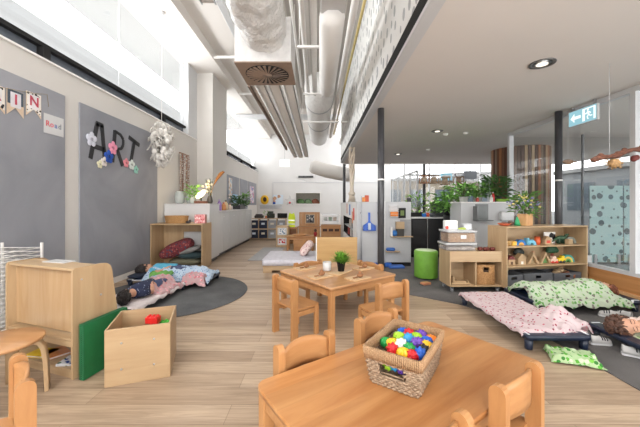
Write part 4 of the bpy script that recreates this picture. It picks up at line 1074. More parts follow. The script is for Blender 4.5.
# ---- bookshelf of toys on the right
ab = math.atan2(.24, 1.34)
BO = (2.61, 4.15, .0005)
t = thing('toy_shelf', 'birch three-tier toy shelf on castors on the right', 'shelf', BO, ab)
W, D = 1.36, .36
MB().box(0,0,.075,.018,D,.915,.002).build('side_panel', M['birch_z'], t)
MB().box(W-.018,0,.075,W,D,.915,.002).build('side_panel', M['birch_z'], t)
MB().box(.0185,D-.012,.095,W-.0185,D-.001,.896).build('back_panel', M['birch_x'], t)
MB().box(.0,-.002,.9155,W,D,.9335,.002).build('top_board', M['birch_x'], t)
for z in (.076,.365,.64): MB().box(.0185,.002,z,W-.0185,D-.0125,z+.018,.002).build('shelf_board', M['birch_x'], t)
def castors(t, pts, h):
    for x, y in pts:
        w = MB().tube([(x-.012,y,.028),(x+.012,y,.028)], .0275, 16).box(x-.02,y-.018,.045,x-.014,y+.018,h-.004).box(x+.014,y-.018,.045,x+.02,y+.018,h-.004).box(x-.022,y-.022,h-.006,x+.022,y+.022,h)
        w.build('castor', plain((150,152,156),.35,.3), t)
castors(t, ((.06,.05),(W-.06,.05),(.06,D-.05),(W-.06,D-.05)), .075)
def sp(lx, ly, z): c, s = math.cos(ab), math.sin(ab); return (BO[0]+c*lx-s*ly, BO[1]+s*lx+c*ly, z+.001)
Z1, Z2, Z3, Z4 = .0945, .3835, .6585, .934
g1 = 'wooden toys on the toy shelf'
def toy(name, lb, cat, lx, ly, z, parts, g=g1, rz=0):
    t = thing(name, lb, cat, sp(lx,ly,z), ab+rz, g)
    for nm, mb, c in parts: mb.build(nm, c if not isinstance(c, tuple) else plain(c,.5), t)
    return t
def arch(r0, r1, d, n=14):
    o = [(r1*math.cos(PI*i/n), r1*math.sin(PI*i/n)) for i in range(n+1)] + [(r0*math.cos(PI*i/n), r0*math.sin(PI*i/n)) for i in range(n,-1,-1)]
    return MB().prism(o, -d, d, 'y')
# upper shelf
toy('toy_basket','small tan handled toy basket at the left of the upper shelf','toy',.1,.12,Z3,[('body',MB().lathe([(.06,0),(.075,.07)],20),weavemat('tan2',(150,116,70),(190,152,96))),('handle',arch(.062,.07,.008).add([],[]),(170,130,80))])
toy('toy_block','yellow wooden block on the upper shelf of the toy shelf','toy block',.2,.1,Z3,[('body',MB().box(-.035,-.03,0,.035,.03,.06,.006),(222,176,70))])
toy('toy_arch','blue wooden arch toy on the upper shelf','toy',.325,.12,Z3,[('outer_arch',arch(.045,.08,.03),(30,108,176)),('inner_arch',arch(.015,.044,.03),(206,150,70))])
toy('toy_tunnel','light blue wooden tunnel block on the upper shelf','toy',.5,.12,Z3,[('body',arch(.03,.075,.03).box(-.075,-.03,.0,-.045,.03,.1),(110,180,206))])
toy('toy_cylinder','orange wooden barrel on the upper shelf','toy',.62,.12,Z3,[('body',MB().lathe([(.035,0),(.042,.05),(.035,.11)],20),(214,96,52)),('rim',MB().lathe([(.036,.1105),(.036,.116)],20),(180,70,40))])
toy('toy_house','small wooden house block with a red window on the upper shelf','toy',.78,.12,Z3,[('body',MB().prism([(-.055,0),(.055,0),(.055,.075),(0,.12),(-.055,.075)],-.03,.03,'y'),M['birch_z']),('window',MB().box(-.03,-.032,.02,.03,-.0305,.06),(200,70,52))])
cow = dots('cow_hide',(226,222,216),[(28,28,30)],9,.4)
toy('picture_tile','black and white farm animal picture standing on the upper shelf','picture',.92,.2,Z3,[('card',MB().box(-.1,-.006,0,.1,.006,.17,.002),cow)])
toy('toy_animal','dark green toy dinosaur on the upper shelf','toy',1.06,.15,Z3,[('body',MB().ell((0,0,.08),.09,.03,.04,14).tube([(.07,0,.09),(.11,0,.13),(.14,0,.13)],[.025,.018,.012],8).tube([(-.07,0,.08),(-.15,0,.03)],[.025,.005],8),(60,92,66)),('legs',MB().tube([(.04,.015,.07),(.04,.015,0)],.014,8).tube([(-.04,.015,.07),(-.04,.015,0)],.014,8).tube([(.04,-.015,.07),(.04,-.015,0)],.014,8).tube([(-.04,-.015,.07),(-.04,-.015,0)],.014,8),(50,80,58))])
toy('toy_block','square pale wooden block in front of the toy dinosaur','toy block',1.1,.06,Z3,[('body',MB().box(-.04,-.03,0,.04,.03,.075,.004),M['birch_z'])])
toy('toy_arch','grey wooden arch at the right end of the upper shelf','toy',1.22,.16,Z3,[('body',arch(.06,.1,.03),(140,146,136))])
# middle shelf
toy('toy_block','tall pale wooden plank block at the left of the middle shelf','toy block',.07,.15,Z2,[('body',MB().box(-.02,-.03,0,.02,.03,.15,.003),M['birch_z'])])
def house(lx, lb, c=None, s=1, roof=None):
    P = [('body',MB().prism([(-.06*s,0),(.06*s,0),(.06*s,.08*s),(-.06*s,.08*s)],-.035,.035,'y').box(-.02,-.0365,.0,.02,-.0352,.045),M['birch_z']),('roof',MB().prism([(-.075*s,.081*s),(.075*s,.081*s),(0,.145*s)],-.04,.04,'y'),roof or M['birch_x']),('door',MB().box(-.018,-.038,.002,.018,-.0368,.042),c or (90,60,40))]
    toy('toy_house', lb, 'toy', lx, .13, Z2, P)
house(.17,'small wooden toy house with a dark red roof on the middle shelf',None,.9,(120,52,50))
house(.34,'wooden toy house with a pale roof on the middle shelf',(226,222,214),1.05)
def aframe(lx, lb, c):
    m = MB()
    m.prism([(-.095,0),(-.065,0),(0,.115),(.065,0),(.095,0),(0,.165)],-.03,.03,'y')
    toy('wooden_triangle', lb, 'toy', lx, .12, Z2, [('frame',m,M['birch_x']),('inner',MB().prism([(-.06,.0),(.06,0),(0,.108)],.0,.01,'y'),c)])
aframe(.53,'left wooden A-frame toy on the middle shelf',(150,130,96)); aframe(.74,'right wooden A-frame toy with a green centre on the middle shelf',(96,140,80))
def tree(lx, ly, lb, c, h, r):
    toy('toy_tree', lb, 'toy', lx, ly, Z2, [('trunk',MB().lathe([(.022,0),(.018,h*.6)],12),(150,70,52)),('crown',MB().ell((0,0,h*.72),r,.04,h*.26,14).ell((r*.6,0,h*.66),r*.5,.04,h*.16,12).ell((-r*.6,0,h*.66),r*.5,.04,h*.16,12),c)])
tree(.43,.25,'dark toy tree at the back of the middle shelf, left',(38,46,42),.22,.08); tree(1.02,.25,'dark green toy tree with a red trunk at the back of the middle shelf',(44,84,58),.235,.1)
toy('toy_figure','brown wooden figure standing between the two A-frames','toy',.63,.2,Z2,[('body',MB().lathe([(.03,0),(.02,.12)],14),(130,84,66)),('head',MB().ell((0,0,.145),.025,n=12),(196,150,116))])
toy('toy_car','red and white wooden car on the middle shelf','toy',.87,.1,Z2,[('body',MB().box(-.06,-.03,.02,.06,.03,.06,.008).box(-.03,-.025,.06,.04,.025,.1,.008),(226,196,176)),('wheels',MB().tube([(-.035,-.035,.02),(-.035,.035,.02)],.0195,14).tube([(.035,-.035,.02),(.035,.035,.02)],.0195,14),(206,70,56))])
toy('toy_car','bright yellow toy truck on the middle shelf','toy',1.0,.1,Z2,[('body',MB().box(-.055,-.03,.02,.055,.03,.075,.008).box(.0,-.025,.076,.05,.025,.105,.006),(240,206,40)),('wheels',MB().tube([(-.03,-.035,.02),(-.03,.035,.02)],.0195,14).tube([(.03,-.035,.02),(.03,.035,.02)],.0195,14),(60,60,60))])
toy('toy_arch','teal wooden rainbow arch toy at the right of the middle shelf','toy',1.15,.14,Z2,[('outer_arch',arch(.085,.11,.03),(60,160,160)),('middle_arch',arch(.055,.084,.03),(226,200,90)),('inner_arch',arch(.03,.054,.03),(90,150,80))])
# lower shelf
felt = fuzzy('grey_felt',(88,90,94),(112,114,118),120,.4)
def felt_bin(lx, lb, w, h, d=.26):
    t = thing('felt_bin', lb, 'storage bin', sp(lx,.04,Z1), ab, 'grey felt bins on the toy shelf')
    m = MB().box(-w,0,0,w,.008,h*.55).box(-w,0,h*.8,w,.008,h).box(-w,0,h*.55,-.045,.008,h*.8).box(.045,0,h*.55,w,.008,h*.8)
    m.box(-w,d-.008,0,w,d,h).box(-w,.008,0,-w+.008,d-.008,h).box(w-.008,.008,0,w,d-.008,h).box(-w+.008,.008,0,w-.008,d-.008,.008)
    m.build('felt_body', felt, t); return t
felt_bin(.16,'small grey felt bin at the left of the lowest shelf',.14,.155); felt_bin(.56,'wide grey felt bin in the middle of the lowest shelf',.235,.165,.28); felt_bin(1.06,'grey felt bin heaped with wooden pieces at the right of the lowest shelf',.235,.15,.28)
for i,(lx,ly,dz,c) in enumerate(((.95,.13,.09,(214,176,130)),(1.05,.16,.1,(196,150,100)),(1.15,.12,.09,(150,96,70)),(1.1,.2,.13,(222,190,150)))):
    o = MB().tube([(-.09,0,0),(.09,.02,.02)],.03,10).ell((.0,.02,.03),.04,n=10).build('wooden_piece', M['birch_x'] if i!=2 else plain(c,.6), None, sp(lx,ly,Z1+dz), ab+i)
    tag(o, ('pale wooden piece at the left of the heap in the right felt bin','pale wooden piece at the middle front of the right felt bin','dark brown wooden piece at the right of the right felt bin','pale wooden piece on top of the heap in the right felt bin')[i], 'toy')
o = MB().box(-.2,-.1,0,.2,.1,.05,.02).build('folded_cloth', plain((40,42,46),.9), None, sp(.56,.18,Z1+.12), ab); tag(o,'black folded cloth in the wide grey felt bin','cloth')
# on top
t = thing('clay_dish', 'small terracotta dish of bits on top of the toy shelf at the left', 'dish', sp(.14,.2,Z4), ab)
MB().lathe([(.05,0),(.09,.03),(.085,.035),(.045,.01),(0,.01)],24).build('dish', plain((190,92,60),.7), t); MB().ell((.0,.0,.03),.05,.05,.022,10).build('bits', plain((120,76,60),.8), t)
tag(MB().ell((0,0,.035),.05,.04,.035,12).build('seed_pod', plain((84,64,54),.8), None, sp(.25,.2,Z4)), 'dark seed pod between the clay dish and green cone on the toy shelf', 'seed pod')
tag(MB().lathe([(.042,0),(.03,.06),(.012,.12),(0,.135)],18,).build('toy_cone', plain((52,160,104),.6), None, sp(.34,.18,Z4)), 'green felt cone tree on top of the toy shelf', 'toy')
t = thing('flower_box', 'square wooden vase of blue and yellow flowers on top of the toy shelf', 'flowers', sp(.47,.18,Z4), ab+.2)
MB().box(-.07,-.07,0,.07,.07,.17,.004).build('wooden_vase', wood('cedar',(196,146,98),(220,172,124),'z'), t)
leafy(MB(),150,.16,.32,.035,.12,(0,0,.16),.3,6,.0).build('foliage', LEAF[0], t)
rnd = random.Random(6); BB, YB = plain((128,128,168),.7), plain((216,200,116),.7)
for k in range(26):
    a_ = rnd.uniform(0,2*PI); q = .24*rnd.random()**.5; z = .30+.14*(1-q/.24)+rnd.uniform(-.03,.05)
    MB().ell((q*math.cos(a_),q*.7*math.sin(a_),z),.018,.018,.013,7).build('yellow_blossom' if k % 3 else 'blue_blossom', YB if k % 3 else BB, t)
for k in range(22):
    a_ = rnd.uniform(0,2*PI); q = .3*rnd.random()**.4
    MB().ell((q*math.cos(a_),q*.6*math.sin(a_),.26+rnd.uniform(0,.1)),.016,.016,.013,7).build('blue_blossom', BB, t)
stems(MB(),14,.2,.2,.003,(0,0,.15),8).build('stems', STEM, t)

# ---- low cabinet with castors
LX, LY = 1.85, 4.21
t = thing('low_cabinet', 'low birch cabinet on castors with two open bays', 'cabinet', (LX,LY,.0005))
W, D = .745, .37
MB().box(0,0,.085,.018,D,.585,.002).build('side_panel', M['birch_z'], t); MB().box(W-.018,0,.085,W,D,.585,.002).build('side_panel', M['birch_z'], t)
MB().box(.0185,.002,.085,W-.0185,D-.0125,.105,.002).build('bottom_board', M['birch_x'], t)
MB().box(.0185,D-.012,.085,W-.0185,D,.585).build('back_panel', M['birch_x'], t)
MB().box(.0185,.002,.435,W-.0185,.018,.585,.002).build('front_rail', M['birch_x'], t)
MB().box(.0185,.0185,.55,W-.0185,D-.0125,.565).build('top_tray', M['birch_x'], t)
MB().box(.363,.01,.1055,.381,D-.0125,.5495).build('divider', M['birch_z'], t)
castors(t, ((.05,.05),(W-.05,.05),(.05,D-.05),(W-.05,D-.05)), .085)
t = thing('woven_box', 'square woven tan basket in the right bay of the low cabinet', 'basket', (LX+.53,LY+.15,.1065))
m = MB()
for k in range(16):
    z = .01+k*.0175
    if z > .18 and z < .24: 
        m.tube([(-.04,-.11,z),(-.115,-.11,z),(-.115,.11,z),(.115,.11,z),(.115,-.11,z),(.04,-.11,z)],.0095,6)
    else: m.tube([(-.115,-.11,z),(-.115,.11,z),(.115,.11,z),(.115,-.11,z)],.0095,6,closed=True)
m.build('woven_sides', weavemat('tan3',(150,104,64),(200,156,104),60), t); MB().box(-.11,-.1,.0,.11,.1,.006).build('base', M['oak'], t)
MB().box(-.1,-.095,.006,.1,.095,.2).build('lining', plain((70,50,36),.9), t)
t = thing('toy_stand', 'small wooden slotted stand in the left bay of the low cabinet', 'toy', (LX+.19,LY+.14,.106))
m = MB().box(-.13,-.08,0,.13,.08,.02,.003)
for x in (-.11,-.09,.11): m.box(x-.006,-.07,.02,x+.006,.07,.1 if x<0 else .05)
m.box(-.08,-.06,.02,.08,.06,.04); m.build('stand', M['birch_x'], t)
def tub(lb, x, y, z, w, d, h, content, lidc, cm):
    t = thing('storage_tub', lb, 'storage tub', (x,y,z))
    sh = MB()
    for s_ in (-1,1): sh.box(s_*w-.003,-d,0,s_*w+.003,d,h).box(-w+.0035,s_*d-.003,0,w-.0035,s_*d+.003,h)
    sh.box(-w+.003,-d+.003,0,w-.003,d-.003,.004); sh.build('tub_body', clearplastic('tub_clear',(206,202,196),.12), t)
    MB().prism(rrect(-w-.02,-d-.02,w+.02,d+.02,.03),h+.0005,h+.028,smooth=True).build('lid', lidc, t)
    MB().box(-w+.008,-d+.008,.006,w-.008,d-.008,content,.01).build('contents', cm, t); return t
lidm = clearplastic('lid_white',(206,206,208),.8)
tub('shallow clear tub, lower of the two stacked on the low cabinet',LX+.19,LY+.2,.5865,.21,.14,.08,.055,lidm,fuzzy('mixed_bits',(96,84,84),(196,186,180),40,.3))
o = tub('taller clear tub of wooden pieces with a white lid, upper of the two stacked',LX+.2,LY+.2,.6955,.2,.14,.15,.14,lidm,fuzzy('wood_bits',(124,88,58),(178,138,98),36,.4))
MB().box(-.02,-.1445,.06,.06,-.1435,.11).build('label_card', M['lam'], o)
t = thing('toy_bits', 'row of dark red wooden pieces lying on the low cabinet', 'toys', (LX+.6,LY+.16,.5665))
m = MB()
for k in range(7): m.ell((-.1+k*.033,.02*math.sin(k*2),.03),.022,.03,.03,8)
m.build('pieces', plain((104,44,36),.6), t)
tag(MB().box(-.15,-.1,0,.15,.1,.006).build('paper_card', M['lam'], None, (LX+.15,LY+.17,.8745), .1), 'white card lying on the upper clear tub', 'card')
tag(MB().box(-.09,-.05,0,.09,.05,.13,.01).build('milk_carton', dots('carton_print',(238,238,238),[(220,80,70),(235,238,240),(236,238,240),(235,238,240)],14,.35), None, (LX+.09,LY+.19,.881)), 'white printed carton standing on the upper clear tub', 'carton')
tag(MB().box(-.06,-.05,0,.06,.05,.09,.01).build('small_box', plain((200,203,206),.5), None, (LX+.33,LY+.2,.8745)), 'plain white little box on the upper clear tub', 'box')
tag(MB().ell((0,0,.02),.06,.03,.02,10).build('small_toy', plain((176,196,90),.6), None, (LX+.22,LY+.1,.8745)), 'yellow green oval toy on the upper clear tub', 'toy')
# green stool
t = thing('round_stool', 'bright lime green round padded stool on the grey carpet', 'stool', (1.82,5.06,.0085))
MB().lathe([(.185,.02),(.19,.03),(.19,.44),(.18,.462),(0,.465)],48).build('padded_body', M['lime'], t)
MB().lathe([(.15,0),(.15,.0195)],32).build('base', M['dark'], t)
MB().lathe([(.165,.4655),(.165,.469),(0,.47)],32).build('top_disc', plain((196,214,176),.6), t)
tag(MB().box(-.07,-.05,0,.07,.05,.035,.008).build('wood_block', wood('redwood',(170,110,80),(200,140,104),'x'), None, (1.66,4.63,.0085), .4), 'small reddish wooden block on the carpet before the lime stool', 'block')
tag(MB().box(-.06,-.03,0,.06,.03,.045,.004).build('wood_block', M['oak'], None, (2.25,4.08,.0085)), 'small brown wooden block on the carpet under the low cabinet', 'block')

# ---- central white partition unit
PY = 6.0
PWH = plain((190,191,193), .55, var=.01)
t = thing('partition_unit', 'white partition unit with a side wing, hung with cleaning tools', 'partition', (.78,PY,.0085))
MB().box(0,0,0,.46,.05,1.285,.003).build('front_panel', PWH, t)
MB().box(.56,0,.075,1.08,.05,1.285,.003).build('front_panel', PWH, t)
MB().box(.461,.02,.075,.559,.05,1.285).build('middle_strip', plain((208,208,208),.5), t)
MB().box(-.0,.051,0,.03,.75,1.285,.003).box(0,3.2,0,.03,4.2,1.285,.003).box(0,.75,.9,.03,3.2,1.285).box(0,.75,0,.03,3.2,.4).build('side_wing', plain((232,232,232),.5,var=.01), t)  # wing coloured whiter than the front panels for light from the left
MB().box(.56,.01,.0,1.08,.04,.07).build('plinth', M['black'], t)
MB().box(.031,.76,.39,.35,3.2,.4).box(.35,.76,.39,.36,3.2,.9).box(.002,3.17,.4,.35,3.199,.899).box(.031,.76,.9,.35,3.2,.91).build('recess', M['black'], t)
MB().box(.031,.76,.63,.349,3.17,.645).build('recess_shelf', PWH, t)
for i,(y,z,c) in enumerate(((7.3,.402,(60,60,64)),(7.8,.402,(196,190,186)),(8.4,.402,(150,60,56)),(7.4,.647,(70,70,74)),(8.0,.647,(190,180,170)))):
    tag(MB().box(-.08,-.08,0,.08,.08,.2,.01).build('boxed_toy', plain(c,.7), None, (.92,y,z)), ('dark box low in the black recess','pale box low in the black recess','reddish box low in the black recess','dark box on the recess shelf','pale box on the recess shelf')[i]+' of the white partition', 'box')
for i,(y,z,c,lb) in enumerate(((6.5,.9,(206,80,70),'red'),(6.75,.82,(216,150,120),'peach'),(7.3,.98,(70,120,190),'blue'),(8.0,1.0,(214,170,160),'pink'))):
    tag(MB().box(-.012,-.07,0,-.001,.07,.26).build('hanging_tag', plain(c,.7), None, (.78,y,z)), lb+' paper strip on the side wing of the white partition', 'paper')
# blue dustpan with brush
t = thing('dustpan', 'blue dustpan with its brush hanging on the white partition', 'dustpan', (1.02,PY-.02,.72)); t.scale = (.9,.9,.9)
MB().prism([(-.14,0),(.14,0),(.125,.12),(.04,.18),(.02,.22),(.022,.4),(-.022,.4),(-.02,.22),(-.04,.18),(-.125,.12)],-.012,.012,'y').box(-.14,-.06,0,-.13,-.012,.12).box(.13,-.06,0,.14,-.012,.12).box(-.13,-.06,0,.13,-.012,.012).build('pan', plain((30,92,190),.35), t)
MB().box(-.03,-.06,.02,.03,-.0125,.17,.01).build('brush', plain((206,216,230),.5), t)
def pole(x, z0, z1, c, lb, head=None, y=PY-.06):
    t = thing('broom', lb, 'broom', (x,y,.0085))
    MB().tube([(0,0,z0),(0,0,z1)],.012,8).build('handle', plain(c,.35), t)
    MB().box(-.015,0.012,1.05,.015,.058,1.08).build('clip', M['dark'], t)
    if head: MB().box(-.13,-.03,.0,.13,.03,z0,.008).build('broom_head', plain(head,.5), t)
pole(.86,.08,1.4,(176,178,184),'grey-handled broom left of the blue dustpan',(44,84,160))
pole(1.2,.08,1.45,(60,110,196),'blue-handled broom behind the dark column',(40,96,190))
pole(1.32,.08,1.3,(230,230,230),'white-handled mop right of the dark column',(52,104,190))
tag(MB().box(-.15,-.09,0,.15,.09,.05,.015).build('brush_head', plain((52,100,180),.5), None, (1.52,PY-.16,.0085)), 'blue brush lying on the carpet at the foot of the white partition', 'brush')
t = thing('shoe_shelf', 'narrow wooden shelf low on the white partition with blue shoes', 'shelf', (1.46,PY-.1,.3)); MB().box(-.12,0,0,.16,.099,.015).build('board', M['birch_x'], t)
tag(MB().box(-.09,-.04,0,.09,.04,.07,.025).build('shoe', plain((60,106,180),.6), None, (1.44,PY-.05,.316)), 'blue shoe on the narrow shelf of the white partition', 'shoe')
t = thing('wire_basket', 'white wire basket with an orange packet on the white partition', 'basket', (1.5,PY-.1,1.0))
m = MB()
for k in range(5): m.tube([(-.09,0,k*.05),(-.09,.09,k*.05),(.09,.09,k*.05),(.09,0,k*.05)],.004,5,closed=True)
m.build('wires', M['trim'], t); MB().box(-.085,.01,.0,.085,.08,.006).build('base', M['trim'], t)
MB().box(-.08,.085,.0,.08,.092,.24).build('backing', M['trim'], t)
tag(MB().box(-.075,-.02,0,.075,.03,.09,.01).build('packet', plain((226,130,40),.6), None, (1.51,PY-.06,1.007)), 'orange packet in the white wire basket', 'packet')
t = thing('framed_picture', 'small black framed notice on the white partition', 'picture', (1.68,PY-.02,.97)); MB().box(-.07,0,0,.07,.019,.2).build('frame', M['black'], t); MB().box(-.035,-.003,.05,.035,-.0005,.15).build('print', plain((110,130,70),.6), t)
t = thing('wall_caddy', 'wooden shelf with boxes fixed on the white partition', 'shelf', (1.44,PY-.14,.6))
MB().box(0,0,0,.42,.139,.015).build('board', M['birch_x'], t); MB().box(.2,.13,.015,.42,.139,.34).build('grey_back', plain((150,150,152),.5), t); MB().box(0,.01,.015,.02,.139,.2).build('end_panel', M['white'], t)
tag(MB().box(-.08,-.04,0,.08,.04,.14,.004).build('wood_box', M['birch_x'], None, (1.62,PY-.07,.76)), 'upper wooden box on the caddy shelf of the white partition', 'box')
tag(MB().box(-.07,-.045,0,.07,.045,.144,.004).build('dark_box', plain((60,56,54),.6), None, (1.62,PY-.07,.6155)), 'dark box on the caddy shelf of the white partition', 'box')
tag(MB().ell((0,0,.06),.07,.05,.06,10).build('cloth_ball', plain((60,120,190),.9), None, (1.51,PY-.08,.6155)), 'blue cloth bundle on the caddy shelf of the white partition', 'cloth')
for x,c,h,lb in ((.93,(226,150,80),.09,'orange toy'),(1.0,(200,90,60),.13,'red toy'),(1.85,(40,40,44),.08,'black clip')):
    tag(MB().box(-.04,-.02,0,.04,.02,h,.006).build('top_item', plain(c,.6), None, (x-.02,PY+.026,1.2945)), lb+' standing on the top edge of the white partition', 'toy')
# macrame rope
t = thing('rope_hanging', 'thick cream twisted rope hanging from the edge of the low ceiling', 'rope', (.89,7.9,0))
rp = MB()
for k in range(4):
    ph = k*PI/2
    rp.tube([(.045*math.cos(ph+z*5)*(1+.4*math.sin(z*3)),.045*math.sin(ph+z*5),z) for z in [1.5+1.245*i/30 for i in range(31)]],.026,7)
rp.build('cords', fuzzy('cream_rope',(206,190,170),(230,218,202),90,.6), t)
kn = MB().ell((0,0,1.52),.09,.09,.07,12)
kn.build('knot', fuzzy('cream_rope2',(200,184,164),(226,214,198),90,.6), t)
tl = MB(); rnd = random.Random(2)
for k in range(14):
    a_ = 2*PI*k/14; tl.tube([(.05*math.cos(a_),.05*math.sin(a_),1.5),(.09*math.cos(a_),.09*math.sin(a_),1.3+rnd.uniform(-.05,.05))],.012,5)
tl.build('tassel', fuzzy('cream_rope3',(200,184,164),(226,214,198),90,.6), t)

# ---- black desk unit and planter bench
t = thing('desk_unit', 'black-fronted desk unit with a pale counter behind the lime stool', 'desk', (2.18,7.0,.0085))
MB().box(0,0,0,1.15,.6,.9,.004).build('carcass', M['black'], t); MB().box(-.03,-.03,.901,1.2,.62,.935,.004).build('counter', plain((206,206,206),.4), t)
for k in range(3): MB().box(.02+k*.38,-.018,.06,.36+k*.38,-.001,.88,.003).build('door', plain((34,34,36),.4), t)
for k in range(2): MB().box(.366+k*.38,-.022,.05,.378+k*.38,-.0005,.89).build('steel_strip', M['steel'], t)
t = thing('backpack', 'dark box unit with a yellow folder on the pale counter', 'box', (2.82,7.25,.9445)); MB().box(0,0,0,.5,.3,.36,.01).build('body', plain((60,62,66),.6), t); MB().box(.5005,0,0,.57,.25,.34,.004).build('yellow_folder', plain((236,176,40),.6), t); MB().box(.34,-.006,.05,.46,-.0005,.3).build('paper', M['lam'], t)
tag(MB().box(-.2,-.1,0,.2,.1,.1,.01).build('black_tray', M['black'], None, (2.35,7.3,.9445)), 'flat black tray at the left of the pale counter', 'tray')
for i,(x,c,lb) in enumerate(((2.52,(40,110,190),'blue toy'),(2.62,(206,90,60),'red toy'),(2.7,(80,84,90),'grey toy'),(2.58,(226,190,80),'yellow toy'))):
    tag(MB().ell((0,0,.05),.06,.05,.05,10).box(-.03,-.03,0,.03,.03,.03).build('toy', plain(c,.6), None, (x,7.12+.11*(i==3)+.05*(i%2),.9445)), lb+' among the clutter on the pale counter', 'toy')
t = thing('planter_bench', 'grey-white bench wall with a steel basin front and plants on top', 'bench', (2.86,6.0,.0085))
MB().box(0,0,0,1.0,.5,1.26,.004).build('body', plain((196,197,198),.5,var=.01,scale=2), t); MB().box(-.01,-.01,1.261,1.01,.5,1.285,.003).build('top', M['white'], t)
MB().box(.28,-.012,.93,.54,-.0005,1.24,.003).build('steel_panel', plain((104,107,106),.35,.2), t)
MB().box(.24,-.16,.91,.27,-.0005,1.2,.003).box(.24,-.16,.91,.56,-.0005,.925).build('steel_basin', plain((112,114,114),.35,.2), t)
t = thing('towel_dispenser', 'white paper towel dispenser on the grey-white bench wall', 'dispenser', (3.6,5.89,.92)); MB().box(0,0,0,.26,.097,.18,.015).build('case', M['lam'], t); MB().box(.03,-.003,.02,.23,-.0005,.05).build('slot', M['trim'], t)
def plantpot(x, y, z, lb, w, h, n, mt, seed, pot=(30,30,32), lw=.07, ll=.2, g='potted plants along the bench'):
    t = thing('potted_plant', lb, 'plant', (x,y,z), 0, g)
    MB().lathe([(.075,0),(.09,.09),(.095,.09),(.095,.11),(.085,.105),(0,.1)],20).build('pot', plain(pot,.5), t)
    stems(MB(),10,w*.7,h*.7,.006,(0,0,.09),seed).build('stems', STEM, t)
    leafy(MB(),n,w,h,lw,ll,(0,0,.08),.4,seed,.0).build('foliage', mt, t)
plantpot(2.5,7.4,.9445,'spreading palm-like plant in a black pot on the pale counter',.28,.48,100,LEAF[3],31,lw=.05,ll=.17)
plantpot(2.95,6.75,1.0,'dense green plant in a black pot behind the bench end',.26,.36,170,LEAF[1],32)
plantpot(3.05,6.28,1.2945,'feathery green plant at the left end of the bench',.3,.28,170,LEAF[1],33,(200,200,198),.05,.16)
plantpot(3.35,6.3,1.2945,'leafy green plant in the middle of the bench',.28,.26,150,LEAF[0],34,(190,188,184),.05,.16)
plantpot(3.72,6.25,1.2945,'tall bushy dark green plant at the right end of the bench',.2,.44,210,LEAF[2],35,(60,60,60),.06,.18)
tag(MB().tube([(2.95,6.75,.0085),(2.95,6.75,.999)],.12,20).build('plant_stand', M['dark']), 'dark round plant stand behind the bench end', 'stand')
for x,y,c,h,lb in ((3.22,6.06,(180,70,60),.1,'red pot'),(3.5,6.06,(230,230,226),.14,'white bottle'),(3.56,6.1,(214,60,60),.2,'red flower bottle')):
    bottle(x,y,1.2945,.03,h,c,lb+' on the front edge of the bench between plants')
tag(MB().box(-.12,-.04,0,.12,.04,.06,.01).build('grass_tray', plain((120,160,60),.9), None, (3.72,6.05,1.2945)), 'low tray of bright grass at the right end of the bench', 'tray')
# hanging wooden ornaments
for i,(x,y,z,c) in enumerate(((3.68,10.4,2.1,(190,130,90)),(4.02,10.4,2.1,(176,140,110)),(4.4,10.4,2.05,(196,170,140)),(4.88,10.4,2.06,(190,160,130)))):
    t = thing('hanging_lantern', ('leftmost','second','third','rightmost')[i]+' of the four small wooden lanterns hanging above the plants', 'lantern', (x,y,z))
    m = MB()
    for a_ in (-.12,.12): m.box(a_-.012,-.12,-.14,a_+.012,-.1,.14).box(a_-.012,.1,-.14,a_+.012,.12,.14)
    m.box(-.13,-.12,-.14,.13,.12,-.11).box(-.13,-.12,.11,.13,.12,.14); m.build('wood_frame', plain(c,.7), t)
    MB().ell((0,0,0),.1,.09,.1,10).build('filling', plain((226,206,180),.8), t); MB().tube([(0,0,.14),(0,0,LC-z)],.005,5).build('string', M['trim'], t)
t = thing('wall_sign', 'small blue and white sign in the far window', 'sign', (5.95,13.9,2.35)); MB().box(-.25,-.02,0,.25,.02,.32).build('panel', plain((150,206,226),.5), t); MB().box(-.2,-.024,.1,.2,-.0205,.22).build('stripe', M['lam'], t)
t = thing('wall_display', 'flat dark display screen hanging near the far window', 'screen', (7.05,13.9,2.4)); MB().box(-.3,-.03,0,.3,.03,.38,.01).build('panel', plain((96,100,106),.3), t); MB().box(-.02,-.01,.38,.02,.01,1.2).build('bracket', M['steel'], t)
# slatted timber drum
t = thing('timber_drum', 'round timber-slatted enclosure of mixed browns behind the glass', 'enclosure', (5.55,8.25,.0085))
sm = MB(); ns = 56; sl = slatmat()
MB().lathe([(.66,0),(.66,LC-.01)],56).build('core', plain((70,56,48),.7), t)
for k in range(ns):
    a_ = 2*PI*(k+.5)/ns; sm.box(.661,-.031,0,.69,.031,LC-.0095,.004,M=R(a_,'Z'))
sm.build('slats', sl, t)

# ---- behind the glass
for i,(x0,x1) in enumerate(((5.62,6.3),(6.33,7.3))):
    t = thing('glass_screen', ('left','right')[i]+' frosted aqua glass screen with round dots behind the glass wall', 'glass screen', (x0,6.2,.0085))
    MB().box(0,0,.04,x1-x0,.012,1.62).build('pane', dotfilm(), t)
    for x in (.1,x1-x0-.1): MB().box(x-.03,-.03,0,x+.03,.042,.2,.005).build('clamp', M['steel'], t)
t = thing('white_cube', 'small white block seat behind the glass near the dotted screen', 'seat', (4.72,5.6,.0085)); MB().box(0,0,0,.4,.35,.28,.01).build('body', M['lam'], t)
MBf = MB().box(4.1,-2.5,.0005,9,6.3,.009); o = MBf.build('floor', plain((150,156,158),.15)); o['kind']='structure'
